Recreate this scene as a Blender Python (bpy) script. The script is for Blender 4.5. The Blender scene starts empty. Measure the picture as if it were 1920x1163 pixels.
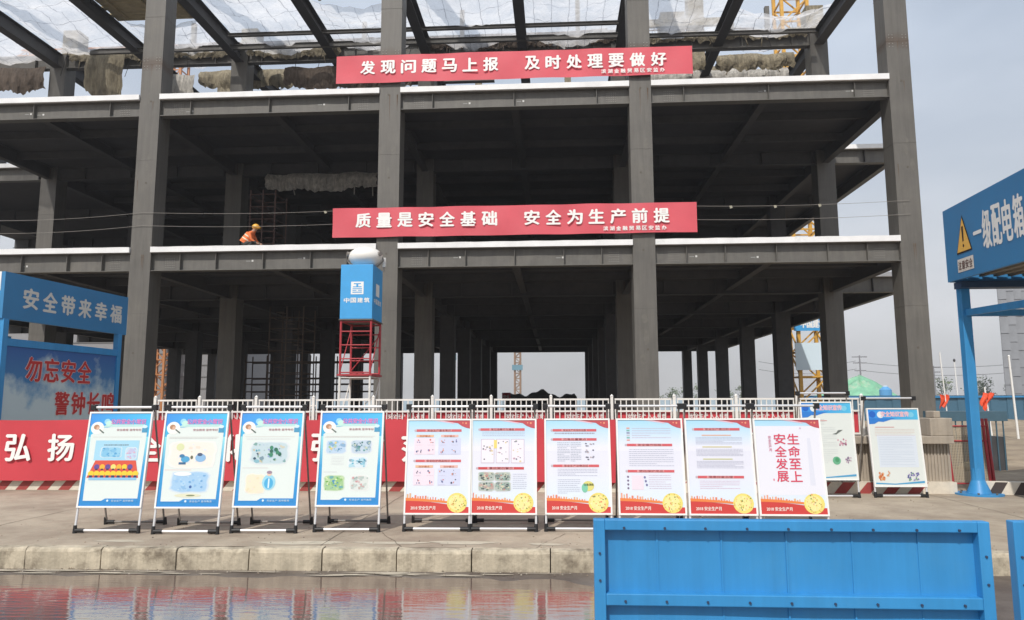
import bpy, bmesh, math, random
from math import sin, cos, pi, radians
from mathutils import Vector, Matrix
random.seed(7)
SC = bpy.context.scene
COL = SC.collection

# ---------------------------------------------------------------- camera, world, sun, exposure
cam = bpy.data.cameras.new('camera')
cam_o = bpy.data.objects.new('camera', cam); COL.objects.link(cam_o)
cam.sensor_fit = 'HORIZONTAL'; cam.sensor_width = 36.0; cam.lens = 1379.18/1920*36
cam.clip_start = 0.1; cam.clip_end = 3000
_p, _r, _y = radians(7.26175), radians(.14645), radians(3.41763)
_R = Matrix.Rotation(_y, 3, 'Z') @ Matrix.Rotation(_p, 3, 'X') @ Matrix.Rotation(_r, 3, 'Y')
rt, fw, up = _R.col[0], _R.col[1], _R.col[2]
M = Matrix((( rt[0], up[0], -fw[0], 1.32632), (rt[1], up[1], -fw[1], 0.0), (rt[2], up[2], -fw[2], 1.6), (0, 0, 0, 1)))
cam_o.matrix_world = M
SC.camera = cam_o

SUN_EL, SUN_AZ = radians(47), radians(20)          # light travels towards +Y, a little towards +X
sun = bpy.data.lights.new('sun', 'SUN'); sun.energy = 3.6; sun.angle = radians(0.55); sun.color = (1, .95, .88)
sun_o = bpy.data.objects.new('sun', sun); COL.objects.link(sun_o)
d = Vector((sin(SUN_AZ)*cos(SUN_EL), cos(SUN_AZ)*cos(SUN_EL), -sin(SUN_EL)))
sun_o.rotation_euler = d.to_track_quat('-Z', 'Y').to_euler()
sun_o.location = (-20, -30, 60)

w = bpy.data.worlds.new('World'); SC.world = w; w.use_nodes = True
nt = w.node_tree; nt.nodes.clear()
def nn(t, n, **k):
    x = t.nodes.new(n)
    for a, b in k.items(): setattr(x, a, b)
    return x
sky = nn(nt, 'ShaderNodeTexSky', sky_type='NISHITA', sun_disc=False)
sky.sun_elevation = SUN_EL; sky.sun_rotation = pi + SUN_AZ; sky.dust_density = 4.0; sky.air_density = 1.2; sky.altitude = 0
tc = nn(nt, 'ShaderNodeTexCoord')
mp = nn(nt, 'ShaderNodeMapping'); mp.inputs['Scale'].default_value = (1.0, 1.0, 2.4)
nz = nn(nt, 'ShaderNodeTexNoise'); nz.inputs['Scale'].default_value = 2.1; nz.inputs['Detail'].default_value = 5
cr = nn(nt, 'ShaderNodeMapRange'); cr.inputs['From Min'].default_value = .38; cr.inputs['From Max'].default_value = .64
cr.inputs['To Min'].default_value = .66; cr.inputs['To Max'].default_value = 1.0
mx = nn(nt, 'ShaderNodeMix', data_type='RGBA')
hz = nn(nt, 'ShaderNodeMix', data_type='RGBA')         # thin bright haze cloud, paler low down
hz.inputs[6].default_value = (7.9, 7.85, 7.95, 1); hz.inputs[7].default_value = (6.7, 7.5, 8.7, 1)
sz = nn(nt, 'ShaderNodeSeparateXYZ'); hr = nn(nt, 'ShaderNodeMapRange'); hr.inputs['From Min'].default_value = .02; hr.inputs['From Max'].default_value = .42
bg = nn(nt, 'ShaderNodeBackground'); bg.inputs['Strength'].default_value = .105
wo = nn(nt, 'ShaderNodeOutputWorld')
L = nt.links.new
L(tc.outputs['Generated'], mp.inputs['Vector']); L(mp.outputs['Vector'], nz.inputs['Vector'])
L(nz.outputs['Fac'], cr.inputs['Value']); L(cr.outputs['Result'], mx.inputs[0])
L(tc.outputs['Generated'], sz.inputs[0]); L(sz.outputs['Z'], hr.inputs['Value']); L(hr.outputs['Result'], hz.inputs[0]); L(hz.outputs[2], mx.inputs[7])
L(sky.outputs['Color'], mx.inputs[6]); L(mx.outputs[2], bg.inputs['Color']); L(bg.outputs['Background'], wo.inputs['Surface'])

SC.view_settings.view_transform = 'Standard'; SC.view_settings.look = 'None'
SC.view_settings.exposure = -0.05; SC.view_settings.gamma = 1.0; SC.view_settings.use_curve_mapping = False
SC.render.engine = 'CYCLES'
SC.cycles.max_bounces = 6; SC.cycles.diffuse_bounces = 3; SC.cycles.glossy_bounces = 3; SC.cycles.transparent_max_bounces = 10
SC.cycles.use_denoising = True

# ---------------------------------------------------------------- materials
MATS = {}
def srgb(h):
    h = h.lstrip('#'); v = [int(h[i:i+2], 16)/255 for i in (0, 2, 4)]
    return tuple(((c/12.92) if c <= .04045 else ((c+.055)/1.055)**2.4) for c in v) + (1,)
def mat(name, col, rough=.6, metal=0., noise=0., nscale=6., bump=0., bscale=40., spec=.5, dirt=None, dscale=1.2, dpos=(.5, .7), coat=0.):
    """principled material with two scales of colour breakup, optional dirt patches and bump"""
    if name in MATS: return MATS[name]
    m = bpy.data.materials.new(name); m.use_nodes = True; t = m.node_tree; b = t.nodes['Principled BSDF']
    if isinstance(col, str): col = srgb(col)
    col = tuple(col[:3]) + (1,)
    b.inputs['Base Color'].default_value = col; b.inputs['Roughness'].default_value = rough
    b.inputs['Metallic'].default_value = metal; b.inputs['Specular IOR Level'].default_value = spec
    if coat: b.inputs['Coat Weight'].default_value = coat
    l = t.links.new
    if noise or bump or dirt:
        g = nn(t, 'ShaderNodeNewGeometry')
    out = None
    if noise:
        n = nn(t, 'ShaderNodeTexNoise'); n.inputs['Scale'].default_value = nscale; n.inputs['Detail'].default_value = 6; n.inputs['Roughness'].default_value = .65
        l(g.outputs['Position'], n.inputs['Vector'])
        r = nn(t, 'ShaderNodeMapRange'); r.inputs['From Min'].default_value = .25; r.inputs['From Max'].default_value = .75
        r.inputs['To Min'].default_value = 1-noise; r.inputs['To Max'].default_value = 1+noise
        l(n.outputs['Fac'], r.inputs['Value'])
        v = nn(t, 'ShaderNodeMix', data_type='RGBA', blend_type='MULTIPLY'); v.inputs[0].default_value = 1
        v.inputs[6].default_value = col; l(r.outputs['Result'], v.inputs[7]); out = v.outputs[2]
        rr = nn(t, 'ShaderNodeMapRange'); rr.inputs['To Min'].default_value = max(.03, rough-.12); rr.inputs['To Max'].default_value = min(1, rough+.12)
        l(n.outputs['Fac'], rr.inputs['Value']); l(rr.outputs['Result'], b.inputs['Roughness'])
    if dirt:
        n2 = nn(t, 'ShaderNodeTexNoise'); n2.inputs['Scale'].default_value = dscale; n2.inputs['Detail'].default_value = 7; n2.inputs['Roughness'].default_value = .7
        l(g.outputs['Position'], n2.inputs['Vector'])
        r2 = nn(t, 'ShaderNodeMapRange'); r2.inputs['From Min'].default_value = dpos[0]; r2.inputs['From Max'].default_value = dpos[1]
        l(n2.outputs['Fac'], r2.inputs['Value'])
        v2 = nn(t, 'ShaderNodeMix', data_type='RGBA'); l(r2.outputs['Result'], v2.inputs[0])
        if out: l(out, v2.inputs[6])
        else: v2.inputs[6].default_value = col
        v2.inputs[7].default_value = (srgb(dirt) if isinstance(dirt, str) else tuple(dirt)+(1,)); out = v2.outputs[2]
    if out: l(out, b.inputs['Base Color'])
    if bump:
        n3 = nn(t, 'ShaderNodeTexNoise'); n3.inputs['Scale'].default_value = bscale; n3.inputs['Detail'].default_value = 5
        l(g.outputs['Position'], n3.inputs['Vector'])
        bp = nn(t, 'ShaderNodeBump'); bp.inputs['Strength'].default_value = bump; bp.inputs['Distance'].default_value = .02
        l(n3.outputs['Fac'], bp.inputs['Height']); l(bp.outputs['Normal'], b.inputs['Normal'])
    MATS[name] = m
    return m
def streaks(m, amount=.18):
    t = m.node_tree; b = t.nodes['Principled BSDF']; src = b.inputs['Base Color'].links[0].from_socket
    g = nn(t, 'ShaderNodeNewGeometry'); mp_ = nn(t, 'ShaderNodeMapping'); mp_.inputs['Scale'].default_value = (5.5, 5.5, .35)
    n = nn(t, 'ShaderNodeTexNoise'); n.inputs['Scale'].default_value = 1.6; n.inputs['Detail'].default_value = 6; n.inputs['Roughness'].default_value = .7
    r_ = nn(t, 'ShaderNodeMapRange'); r_.inputs['From Min'].default_value = .3; r_.inputs['From Max'].default_value = .7; r_.inputs['To Min'].default_value = 1-amount; r_.inputs['To Max'].default_value = 1+amount
    x = nn(t, 'ShaderNodeMix', data_type='RGBA', blend_type='MULTIPLY'); x.inputs[0].default_value = 1
    l = t.links.new
    l(g.outputs['Position'], mp_.inputs[0]); l(mp_.outputs[0], n.inputs['Vector']); l(n.outputs['Fac'], r_.inputs['Value']); l(src, x.inputs[6]); l(r_.outputs['Result'], x.inputs[7]); l(x.outputs[2], b.inputs['Base Color'])
def ink(h):
    h = '#'+''.join('%02x' % int(int(h.lstrip('#')[i:i+2], 16)*(.93 if int(h.lstrip('#')[i:i+2], 16) > 120 else .9)) for i in (0, 2, 4))
    return mat('ink_'+h.lstrip('#'), h, rough=.55)

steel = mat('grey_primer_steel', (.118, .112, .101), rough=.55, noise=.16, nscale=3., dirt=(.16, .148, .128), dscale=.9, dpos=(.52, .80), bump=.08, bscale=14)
steel_in = mat('shade_dark_steel', (.062, .061, .064), rough=.7, noise=.25, nscale=3.)  # same steel as the facade, interior shade put into the colour
deckm = mat('galvanised_deck', (.058, .058, .064), rough=.75, noise=.3, nscale=1.5)  # far darker than galvanised sheet; shade under the floors is in the colour
strip_m = mat('bright_edge_trim', (.82, .82, .82), rough=.45, noise=.10, nscale=1.7, dirt=(.6, .6, .58), dscale=1.3, dpos=(.6, .8))
white_paint = mat('white_paint', (.80, .80, .78), rough=.45, noise=.05, nscale=9)
fence_white = mat('fence_white', (.74, .72, .68), rough=.5, noise=.12, nscale=7, dirt=(.5, .42, .34), dscale=5, dpos=(.62, .8))
black_pl = mat('black_plastic', (.012, .012, .013), rough=.5)
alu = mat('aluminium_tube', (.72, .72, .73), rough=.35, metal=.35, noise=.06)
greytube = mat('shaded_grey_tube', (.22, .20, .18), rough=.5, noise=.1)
blue_paint = mat('blue_steel_paint', (.036, .25, .54), rough=.42, noise=.07, nscale=2.2, dirt=(.06, .27, .51), dscale=2.0, dpos=(.5, .85), bump=.04, bscale=5)
blue_dark = mat('blue_sign_face', (.035, .20, .42), rough=.5, noise=.08, nscale=2)
blue_bright = mat('bright_blue_cloth', (.05, .34, .70), rough=.55, noise=.06)
facade_red = mat('faded_red_cloth', (.62, .088, .115), rough=.62, noise=.07, nscale=1.2, bump=.4, bscale=3.0)
red_cloth = mat('red_banner_cloth', (.54, .045, .062), rough=.62, noise=.08, nscale=1.6, bump=.15, bscale=2.2)
red_paint = mat('red_paint', (.40, .035, .045), rough=.5, noise=.2, nscale=8, dirt=(.2, .1, .08), dscale=5, dpos=(.6, .8))
concrete = mat('pale_concrete', (.40, .335, .255), rough=.85, noise=.16, nscale=2.5, dirt=(.275, .22, .165), dscale=.8, dpos=(.44, .62), bump=.3, bscale=60)
kerb_m = mat('kerb_concrete', (.46, .40, .30), rough=.85, noise=.20, nscale=6, dirt=(.15, .12, .085), dscale=3.2, dpos=(.48, .68), bump=.35, bscale=30)
wall_m = mat('beige_wall', (.37, .32, .26), rough=.85, noise=.12, nscale=5, bump=.2, bscale=50)
cream = mat('cream_kerb_paint', (.66, .60, .50), rough=.7, noise=.14, nscale=9, dirt=(.42, .34, .28), dscale=5, dpos=(.6, .8))
kerb_red = mat('red_kerb_paint', (.34, .055, .05), rough=.7, noise=.2, nscale=9, dirt=(.3, .15, .12), dscale=5, dpos=(.6, .8))
earth = mat('bare_earth', (.23, .19, .145), rough=.95, noise=.25, nscale=.6, bump=.5, bscale=8)
net_beige = mat('dusty_net_cloth', (.34, .29, .20), rough=.9, noise=.3, nscale=3, bump=.6, bscale=12)
orange = mat('crane_orange', (.46, .19, .07), rough=.5, noise=.12)
yellow = mat('crane_yellow', (.62, .34, .05), rough=.5, noise=.15)
lettering_w = mat('white_lettering', (.82, .82, .80), rough=.55)
rust = mat('rust_scaffold', (.10, .055, .045), rough=.7, noise=.3, nscale=9)
dark_scaf = mat('dark_scaffold', (.13, .095, .075), rough=.7, noise=.3, nscale=9)

def column_material():
    m = mat('column_steel', (.112, .105, .094), rough=.55, noise=.12, nscale=1.5, dirt=(.14, .13, .112), dscale=.7, dpos=(.5, .8), bump=.07, bscale=10)
    t = m.node_tree; b = t.nodes['Principled BSDF']
    src = b.inputs['Base Color'].links[0].from_socket
    g = nn(t, 'ShaderNodeNewGeometry'); s = nn(t, 'ShaderNodeSeparateXYZ'); t.links.new(g.outputs['Position'], s.inputs[0])
    n = nn(t, 'ShaderNodeTexNoise'); n.inputs['Scale'].default_value = 2.2; n.inputs['Detail'].default_value = 6
    t.links.new(g.outputs['Position'], n.inputs['Vector'])
    a = nn(t, 'ShaderNodeMath', operation='MULTIPLY_ADD'); a.inputs[1].default_value = .5; t.links.new(n.outputs['Fac'], a.inputs[0]); t.links.new(s.outputs['Z'], a.inputs[2])
    d1 = nn(t, 'ShaderNodeMath', operation='SUBTRACT'); d1.inputs[1].default_value = 13.62; t.links.new(a.outputs[0], d1.inputs[0])
    ab = nn(t, 'ShaderNodeMath', operation='ABSOLUTE'); t.links.new(d1.outputs[0], ab.inputs[0])
    r = nn(t, 'ShaderNodeMapRange'); r.inputs['From Min'].default_value = .05; r.inputs['From Max'].default_value = .28; r.inputs['To Min'].default_value = .75; r.inputs['To Max'].default_value = 0
    t.links.new(ab.outputs[0], r.inputs['Value'])
    x = nn(t, 'ShaderNodeMix', data_type='RGBA'); x.inputs[7].default_value = (.085, .058, .04, 1)
    t.links.new(r.outputs['Result'], x.inputs[0]); t.links.new(src, x.inputs[6]); t.links.new(x.outputs[2], b.inputs['Base Color'])
    return m
col_steel = column_material(); streaks(col_steel, .17); streaks(steel, .14); streaks(blue_paint, .10); streaks(kerb_m, .22); streaks(wall_m, .15)

def net_material():
    m = bpy.data.materials.new('white_safety_net'); m.use_nodes = True; t = m.node_tree; t.nodes.clear(); l = t.links.new
    o = nn(t, 'ShaderNodeOutputMaterial'); tr = nn(t, 'ShaderNodeBsdfTransparent'); df = nn(t, 'ShaderNodeBsdfDiffuse'); tl = nn(t, 'ShaderNodeBsdfTranslucent')
    g = nn(t, 'ShaderNodeNewGeometry'); n = nn(t, 'ShaderNodeTexNoise'); n.inputs['Scale'].default_value = .9; n.inputs['Detail'].default_value = 8; n.inputs['Roughness'].default_value = .7
    l(g.outputs['Position'], n.inputs['Vector'])
    r = nn(t, 'ShaderNodeMapRange'); r.inputs['From Min'].default_value = .36; r.inputs['From Max'].default_value = .66; r.inputs['To Min'].default_value = .30; r.inputs['To Max'].default_value = .72
    l(n.outputs['Fac'], r.inputs['Value'])
    # seams of the net panels: thin denser cords
    s_ = nn(t, 'ShaderNodeSeparateXYZ'); l(g.outputs['Position'], s_.inputs[0]); cords = []
    for ax, per in (('X', .70), ('Y', 1.3)):
        w_ = nn(t, 'ShaderNodeMath', operation='MULTIPLY_ADD'); w_.inputs[1].default_value = .25; l(n.outputs['Fac'], w_.inputs[0]); l(s_.outputs[ax], w_.inputs[2])
        f = nn(t, 'ShaderNodeMath', operation='PINGPONG'); f.inputs[1].default_value = per/2; l(w_.outputs[0], f.inputs[0])
        c = nn(t, 'ShaderNodeMath', operation='LESS_THAN'); c.inputs[1].default_value = .012; l(f.outputs[0], c.inputs[0]); cords.append(c)
    mx_ = nn(t, 'ShaderNodeMath', operation='MAXIMUM'); l(cords[0].outputs[0], mx_.inputs[0]); l(cords[1].outputs[0], mx_.inputs[1])
    col = nn(t, 'ShaderNodeMix', data_type='RGBA'); col.inputs[6].default_value = (.88, .87, .87, 1); col.inputs[7].default_value = (.30, .30, .32, 1); l(mx_.outputs[0], col.inputs[0])
    l(col.outputs[2], df.inputs['Color']); l(col.outputs[2], tl.inputs['Color'])
    op = nn(t, 'ShaderNodeMath', operation='MULTIPLY_ADD'); op.inputs[1].default_value = .25; op.use_clamp = True; l(mx_.outputs[0], op.inputs[0]); l(r.outputs['Result'], op.inputs[2])
    a = nn(t, 'ShaderNodeMixShader'); a.inputs[0].default_value = .8; l(df.outputs[0], a.inputs[1]); l(tl.outputs[0], a.inputs[2])
    x = nn(t, 'ShaderNodeMixShader'); l(op.outputs[0], x.inputs[0]); l(tr.outputs[0], x.inputs[1]); l(a.outputs[0], x.inputs[2])
    l(x.outputs[0], o.inputs['Surface'])
    return m
net_m = net_material()

def mesh_material(name, col, density):
    m = bpy.data.materials.new(name); m.use_nodes = True; t = m.node_tree; t.nodes.clear()
    o = nn(t, 'ShaderNodeOutputMaterial'); tr = nn(t, 'ShaderNodeBsdfTransparent'); df = nn(t, 'ShaderNodeBsdfDiffuse'); df.inputs['Color'].default_value = col+(1,)
    x = nn(t, 'ShaderNodeMixShader'); x.inputs[0].default_value = density
    t.links.new(tr.outputs[0], x.inputs[1]); t.links.new(df.outputs[0], x.inputs[2]); t.links.new(x.outputs[0], o.inputs['Surface'])
    return m

def grad_material(name, axis, lo, hi, c0, c1, rough=.55):
    """printed colour ramp along a local axis (a printed sheet)"""
    if name in MATS: return MATS[name]
    m = bpy.data.materials.new(name); m.use_nodes = True; t = m.node_tree; b = t.nodes['Principled BSDF']; b.inputs['Roughness'].default_value = rough
    tcx = nn(t, 'ShaderNodeTexCoord'); s = nn(t, 'ShaderNodeSeparateXYZ'); t.links.new(tcx.outputs['Object'], s.inputs[0])
    r = nn(t, 'ShaderNodeMapRange'); r.inputs['From Min'].default_value = lo; r.inputs['From Max'].default_value = hi; t.links.new(s.outputs[axis], r.inputs['Value'])
    x = nn(t, 'ShaderNodeMix', data_type='RGBA'); x.inputs[6].default_value = srgb(c0); x.inputs[7].default_value = srgb(c1)
    t.links.new(r.outputs['Result'], x.inputs[0]); t.links.new(x.outputs[2], b.inputs['Base Color'])
    MATS[name] = m
    return m

# ---------------------------------------------------------------- mesh helpers
class MB:
    def __init__(s): s.v = []; s.f = []; s.m = []; s.mats = []; s.sm = []
    def mi(s, m):
        if m not in s.mats: s.mats.append(m)
        return s.mats.index(m)
    def add(s, vs, fs, m, smooth=False):
        b = len(s.v); s.v += [tuple(q) for q in vs]; k = s.mi(m)
        for f in fs: s.f.append([b+i for i in f]); s.m.append(k); s.sm.append(smooth)
    def box(s, x0, x1, y0, y1, z0, z1, m):
        vs = [(x0, y0, z0), (x1, y0, z0), (x1, y1, z0), (x0, y1, z0), (x0, y0, z1), (x1, y0, z1), (x1, y1, z1), (x0, y1, z1)]
        s.add(vs, [(0, 3, 2, 1), (4, 5, 6, 7), (0, 1, 5, 4), (1, 2, 6, 5), (2, 3, 7, 6), (3, 0, 4, 7)], m)
    def bar(s, a, b, w, h, m, upv=(0, 0, 1)):
        a, b = Vector(a), Vector(b); t = (b-a).normalized(); u = Vector(upv)
        if abs(t.dot(u)) > .98: u = Vector((0, 1, 0))
        x = t.cross(u).normalized()*w/2; y = x.normalized().cross(t).normalized()*h/2
        vs = [a-x-y, a+x-y, a+x+y, a-x+y, b-x-y, b+x-y, b+x+y, b-x+y]
        s.add(vs, [(0, 3, 2, 1), (4, 5, 6, 7), (0, 1, 5, 4), (1, 2, 6, 5), (2, 3, 7, 6), (3, 0, 4, 7)], m)
    def tube(s, a, b, r, m, n=8, r2=None):
        a, b = Vector(a), Vector(b); t = (b-a).normalized(); u = Vector((0, 0, 1)) if abs(t.z) < .95 else Vector((0, 1, 0))
        x = t.cross(u).normalized(); y = x.cross(t); r2 = r if r2 is None else r2
        vs = [a+(x*cos(2*pi*i/n)+y*sin(2*pi*i/n))*r for i in range(n)] + [b+(x*cos(2*pi*i/n)+y*sin(2*pi*i/n))*r2 for i in range(n)]
        s.add(vs, [(i, (i+1) % n, n+(i+1) % n, n+i) for i in range(n)], m, True)
        s.add(vs[:n], [tuple(range(n))[::-1]], m); s.add(vs[n:], [tuple(range(n))], m)
    def path(s, pts, r, m, n=6):
        for a, b in zip(pts, pts[1:]): s.tube(a, b, r, m, n)
    def ball(s, c, rx, ry, rz, m, nu=20, nv=12):
        vs = [(c[0]+rx*cos(2*pi*i/nu)*sin(pi*j/nv), c[1]+ry*sin(2*pi*i/nu)*sin(pi*j/nv), c[2]+rz*cos(pi*j/nv)) for j in range(nv+1) for i in range(nu)]
        s.add(vs, [(j*nu+i, (j+1)*nu+i, (j+1)*nu+(i+1) % nu, j*nu+(i+1) % nu) for j in range(nv) for i in range(nu)], m, True)
    def prism(s, pts, axis, a, b, m):
        """polygon (two coords) extruded along axis from a to b"""
        n = len(pts)
        def P(q, h): return {'x': (h, q[0], q[1]), 'y': (q[0], h, q[1]), 'z': (q[0], q[1], h)}[axis]
        vs = [P(q, a) for q in pts]+[P(q, b) for q in pts]
        s.add(vs, [tuple(range(n)), tuple(range(2*n-1, n-1, -1))]+[(i, n+i, n+(i+1) % n, (i+1) % n) for i in range(n)], m)
    def build(s, name, parent=None, off=None, bevel=0, recalc=True):
        me = bpy.data.meshes.new(name)
        vs = s.v
        if off is None and parent is not None: off = parent.get('_o')
        if off is not None: vs = [(q[0]-off[0], q[1]-off[1], q[2]-off[2]) for q in vs]
        me.from_pydata(vs, [], s.f)
        for m in s.mats: me.materials.append(m)
        me.polygons.foreach_set('material_index', s.m); me.polygons.foreach_set('use_smooth', s.sm)
        if recalc:
            bm = bmesh.new(); bm.from_mesh(me); bmesh.ops.recalc_face_normals(bm, faces=bm.faces); bm.to_mesh(me); bm.free()
        me.update()
        o = bpy.data.objects.new(name, me); COL.objects.link(o)
        if parent is not None:
            o.parent = parent
        elif off is not None: o.location = off
        if bevel:
            b = o.modifiers.new('bevel', 'BEVEL'); b.width = bevel; b.segments = 2; b.limit_method = 'ANGLE'
        return o
ROOTS = []
def thing(name, label, cat, loc=(0, 0, 0), rz=0, group=None, local=False):
    o = bpy.data.objects.new(name, None); COL.objects.link(o); o.location = loc; o.rotation_euler = (0, 0, rz); o.empty_display_size = .2
    o['label'] = label; o['category'] = cat
    if group: o['group'] = group
    o['_o'] = (0., 0., 0.) if local else tuple(float(x) for x in loc)
    ROOTS.append(o)
    return o
def tag(o, label, cat, group=None):
    o['label'] = label; o['category'] = cat
    if group: o['group'] = group
    return o
def sub(o, parent_part):
    """re-hang a mesh built in its thing's space under a part of that thing"""
    o.parent = parent_part; return o
def struct(o): o['kind'] = 'structure'; return o

# text as triangulated outlines, from the built-in font
_TC = {}
def glyphs(body):
    if body in _TC: return _TC[body]
    c = bpy.data.curves.new('tmp', 'FONT'); c.body = body; c.size = 1; c.resolution_u = 3; c.align_x = 'CENTER'
    o = bpy.data.objects.new('tmp', c); COL.objects.link(o); bpy.context.view_layer.update()
    e = o.evaluated_get(bpy.context.evaluated_depsgraph_get()); m = e.to_mesh()
    vs = [tuple(v.co[:2]) for v in m.vertices]; fs = [tuple(p.vertices) for p in m.polygons]
    e.to_mesh_clear(); bpy.data.objects.remove(o); bpy.data.curves.remove(c)
    if vs:
        x0 = min(v[0] for v in vs); x1 = max(v[0] for v in vs); y0 = min(v[1] for v in vs); y1 = max(v[1] for v in vs)
    else: x0 = x1 = y0 = y1 = 0
    _TC[body] = (vs, fs, (x0, x1, y0, y1)); return _TC[body]
def stamp(mb, vs, fs, m, fn, bx, by):
    """glyph faces, emboldened by shifted copies stacked a hair apart towards the reader"""
    o_ = Vector(fn(0, 0)); nrm = (Vector(fn(1, 0))-o_).cross(Vector(fn(0, 1))-o_).normalized()
    sh = [(0, 0)] if bx == 0 else [(-bx, 0), (bx, 0), (0, by), (0, -by)]
    for k, (dx, dy) in enumerate(sh):
        mb.add([Vector(fn(x+dx, y+dy))+nrm*(.0003*k) for x, y in vs], fs, m)
def put_glyph(mb, ch, fit, m, fn, bold=.02):
    """one character squeezed into the box fit=(x0,x1,y0,y1) of a plane; fn maps plane (x,y) to 3-D"""
    vs, fs, (a, b, c, d_) = glyphs(ch)
    if not vs: return
    x0, x1, y0, y1 = fit
    sx = (x1-x0)/max(b-a, .05); sy = (y1-y0)/max(d_-c, .05)
    if ch == '一': sy = sx*1.6; y0 = (y0+y1)/2-sy*(d_-c)/2
    stamp(mb, [(x0+(v[0]-a)*sx, y0+(v[1]-c)*sy) for v in vs], fs, m, fn, bold*(x1-x0), bold*.7*(x1-x0))
def put_line(mb, s, x, y, size, m, fn, bold=.02, width=None):
    """a whole string centred on x, baseline y; width squeezes it"""
    vs, fs, (a, b, c, d_) = glyphs(s)
    k = size; kx = k if width is None else width/max(b-a, .01)
    cx = (a+b)/2
    stamp(mb, [(x+(v[0]-cx)*kx, y+v[1]*k) for v in vs], fs, m, fn, bold*size, bold*size*.7)
def characters(parent, root_, seq, m, fn, bold, name='character'):
    """each large character a mesh of its own; seq = [(char, (x0,x1,y0,y1)), ...]"""
    for ch, fit in seq:
        if ch == ' ': continue
        b = MB(); put_glyph(b, ch, fit, m, fn, bold); o = b.build(name, root_, recalc=False); o.parent = parent

# ---------------------------------------------------------------- the setting: ground, road, puddle, pavement, kerb
KY = lambda x: 7.27 + .016*x           # kerb face line
g = MB(); g.add([(-420, -60, -.02), (420, -60, -.02), (420, 700, -.02), (-420, 700, -.02)], [(0, 1, 2, 3)], earth); struct(g.build('ground'))

def road_material():
    m = mat('damp_road', (.16, .135, .115), rough=.5, noise=.22, nscale=5, dirt=(.085, .065, .055), dscale=.8, dpos=(.42, .62), bump=.25, bscale=70)
    return m
road_m = road_material()
CAM = .024                               # road falls gently towards the kerb
RZ = lambda x, y: CAM*(KY(x)-max(y, 2.0))
r = MB(); n = 40; rows = (-30, 2.0, 4.0, 6.0, None)
vs = [(-30+60*i/n, KY(-30+60*i/n) if yy is None else yy, 0 if yy is None else RZ(-30+60*i/n, yy)) for yy in rows for i in range(n+1)]
r.add(vs, [(j*(n+1)+i, j*(n+1)+i+1, (j+1)*(n+1)+i+1, (j+1)*(n+1)+i) for j in range(4) for i in range(n)], road_m, True); struct(r.build('road'))

def water_material():
    m = bpy.data.materials.new('muddy_puddle_water'); m.use_nodes = True; t = m.node_tree; b = t.nodes['Principled BSDF']
    b.inputs['Base Color'].default_value = (.145, .105, .09, 1); b.inputs['Roughness'].default_value = .045; b.inputs['IOR'].default_value = 2.0
    g = nn(t, 'ShaderNodeNewGeometry'); mp = nn(t, 'ShaderNodeMapping'); mp.inputs['Scale'].default_value = (2.2, 9, 1)
    n = nn(t, 'ShaderNodeTexNoise'); n.inputs['Scale'].default_value = 1.6; n.inputs['Detail'].default_value = 4
    bp = nn(t, 'ShaderNodeBump'); bp.inputs['Strength'].default_value = .05; bp.inputs['Distance'].default_value = .05
    t.links.new(g.outputs['Position'], mp.inputs['Vector']); t.links.new(mp.outputs['Vector'], n.inputs['Vector']); t.links.new(n.outputs['Fac'], bp.inputs['Height']); t.links.new(bp.outputs['Normal'], b.inputs['Normal'])
    return m
water_m = water_material()
p = MB(); top = []; N = 140
for i in range(N+1):
    x = -14+16.2*i/N
    e = .30 + .035*sin(x*3.1)+.03*sin(x*7.7+1)+.02*sin(x*17)
    if x > .6: e += (x-.6)**2*.25 + .05*sin(x*9)
    top.append((x, KY(x)-e, RZ(x, KY(x)-e)+.005))
vs = [(q[0], 2.3+.2*sin(q[0]*1.3), RZ(q[0], 2.3+.2*sin(q[0]*1.3))+.005) for q in top]+top
p.add(vs, [(i, i+1, N+2+i, N+1+i) for i in range(N)], water_m); struct(p.build('puddle_water'))

pv = MB()
vs = []; xs = [-30+60*i/60 for i in range(61)]
for x in xs: vs.append((x, KY(x)+.13, .2))
for x in xs: vs.append((x, 12.45, .2))
pv.add(vs, [(i, i+1, 62+i, 61+i) for i in range(60)], concrete); struct(pv.build('pavement'))
jn = MB(); jm = mat('joint_grime', (.15, .12, .09), rough=.95); rj = random.Random(3)
def crack(pts, w0):
    V = []
    for k, (x, y) in enumerate(pts): V += [(x-w0*rj.uniform(.4, 1), y-w0*.5, .2035), (x+w0*rj.uniform(.4, 1), y+w0*.5, .2035)]
    jn.add(V, [(2*k, 2*k+1, 2*k+3, 2*k+2) for k in range(len(pts)-1)], jm)
for xj in (-5.2, -1.05, 3.1, 7.0): crack([(xj+rj.uniform(-.012, .012), 7.45+.25*k) for k in range(19)], .006)
for xj, dx in ((-1.32, .5), (-.2, -.4), (1.1, .3)): crack([(xj+dx*k/9+rj.uniform(-.02, .02), KY(xj)+.14+.09*k) for k in range(10)], .005)
struct(jn.build('pavement_joints'))
sp = MB(); sm_ = mat('spilt_cement', (.46, .41, .32), rough=.9, noise=.15, nscale=8)
for xs_, ys_, rx_, ry_ in ((-1.25, 7.58, .42, .10), (-.35, 7.62, .34, .08), (.35, 7.66, .30, .11), (-3.2, 7.60, .25, .05), (1.2, 7.62, .18, .06), (-5.0, 7.7, .3, .06)):
    sp.add([(xs_+rx_*cos(a)*(1+.22*sin(3*a+xs_)+.1*sin(7*a)), ys_+ry_*sin(a)*(1+.25*cos(2*a+xs_)), .2025) for a in [2*pi*q/40 for q in range(40)]], [tuple(range(40))], sm_)
struct(sp.build('cement_patches'))
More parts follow.
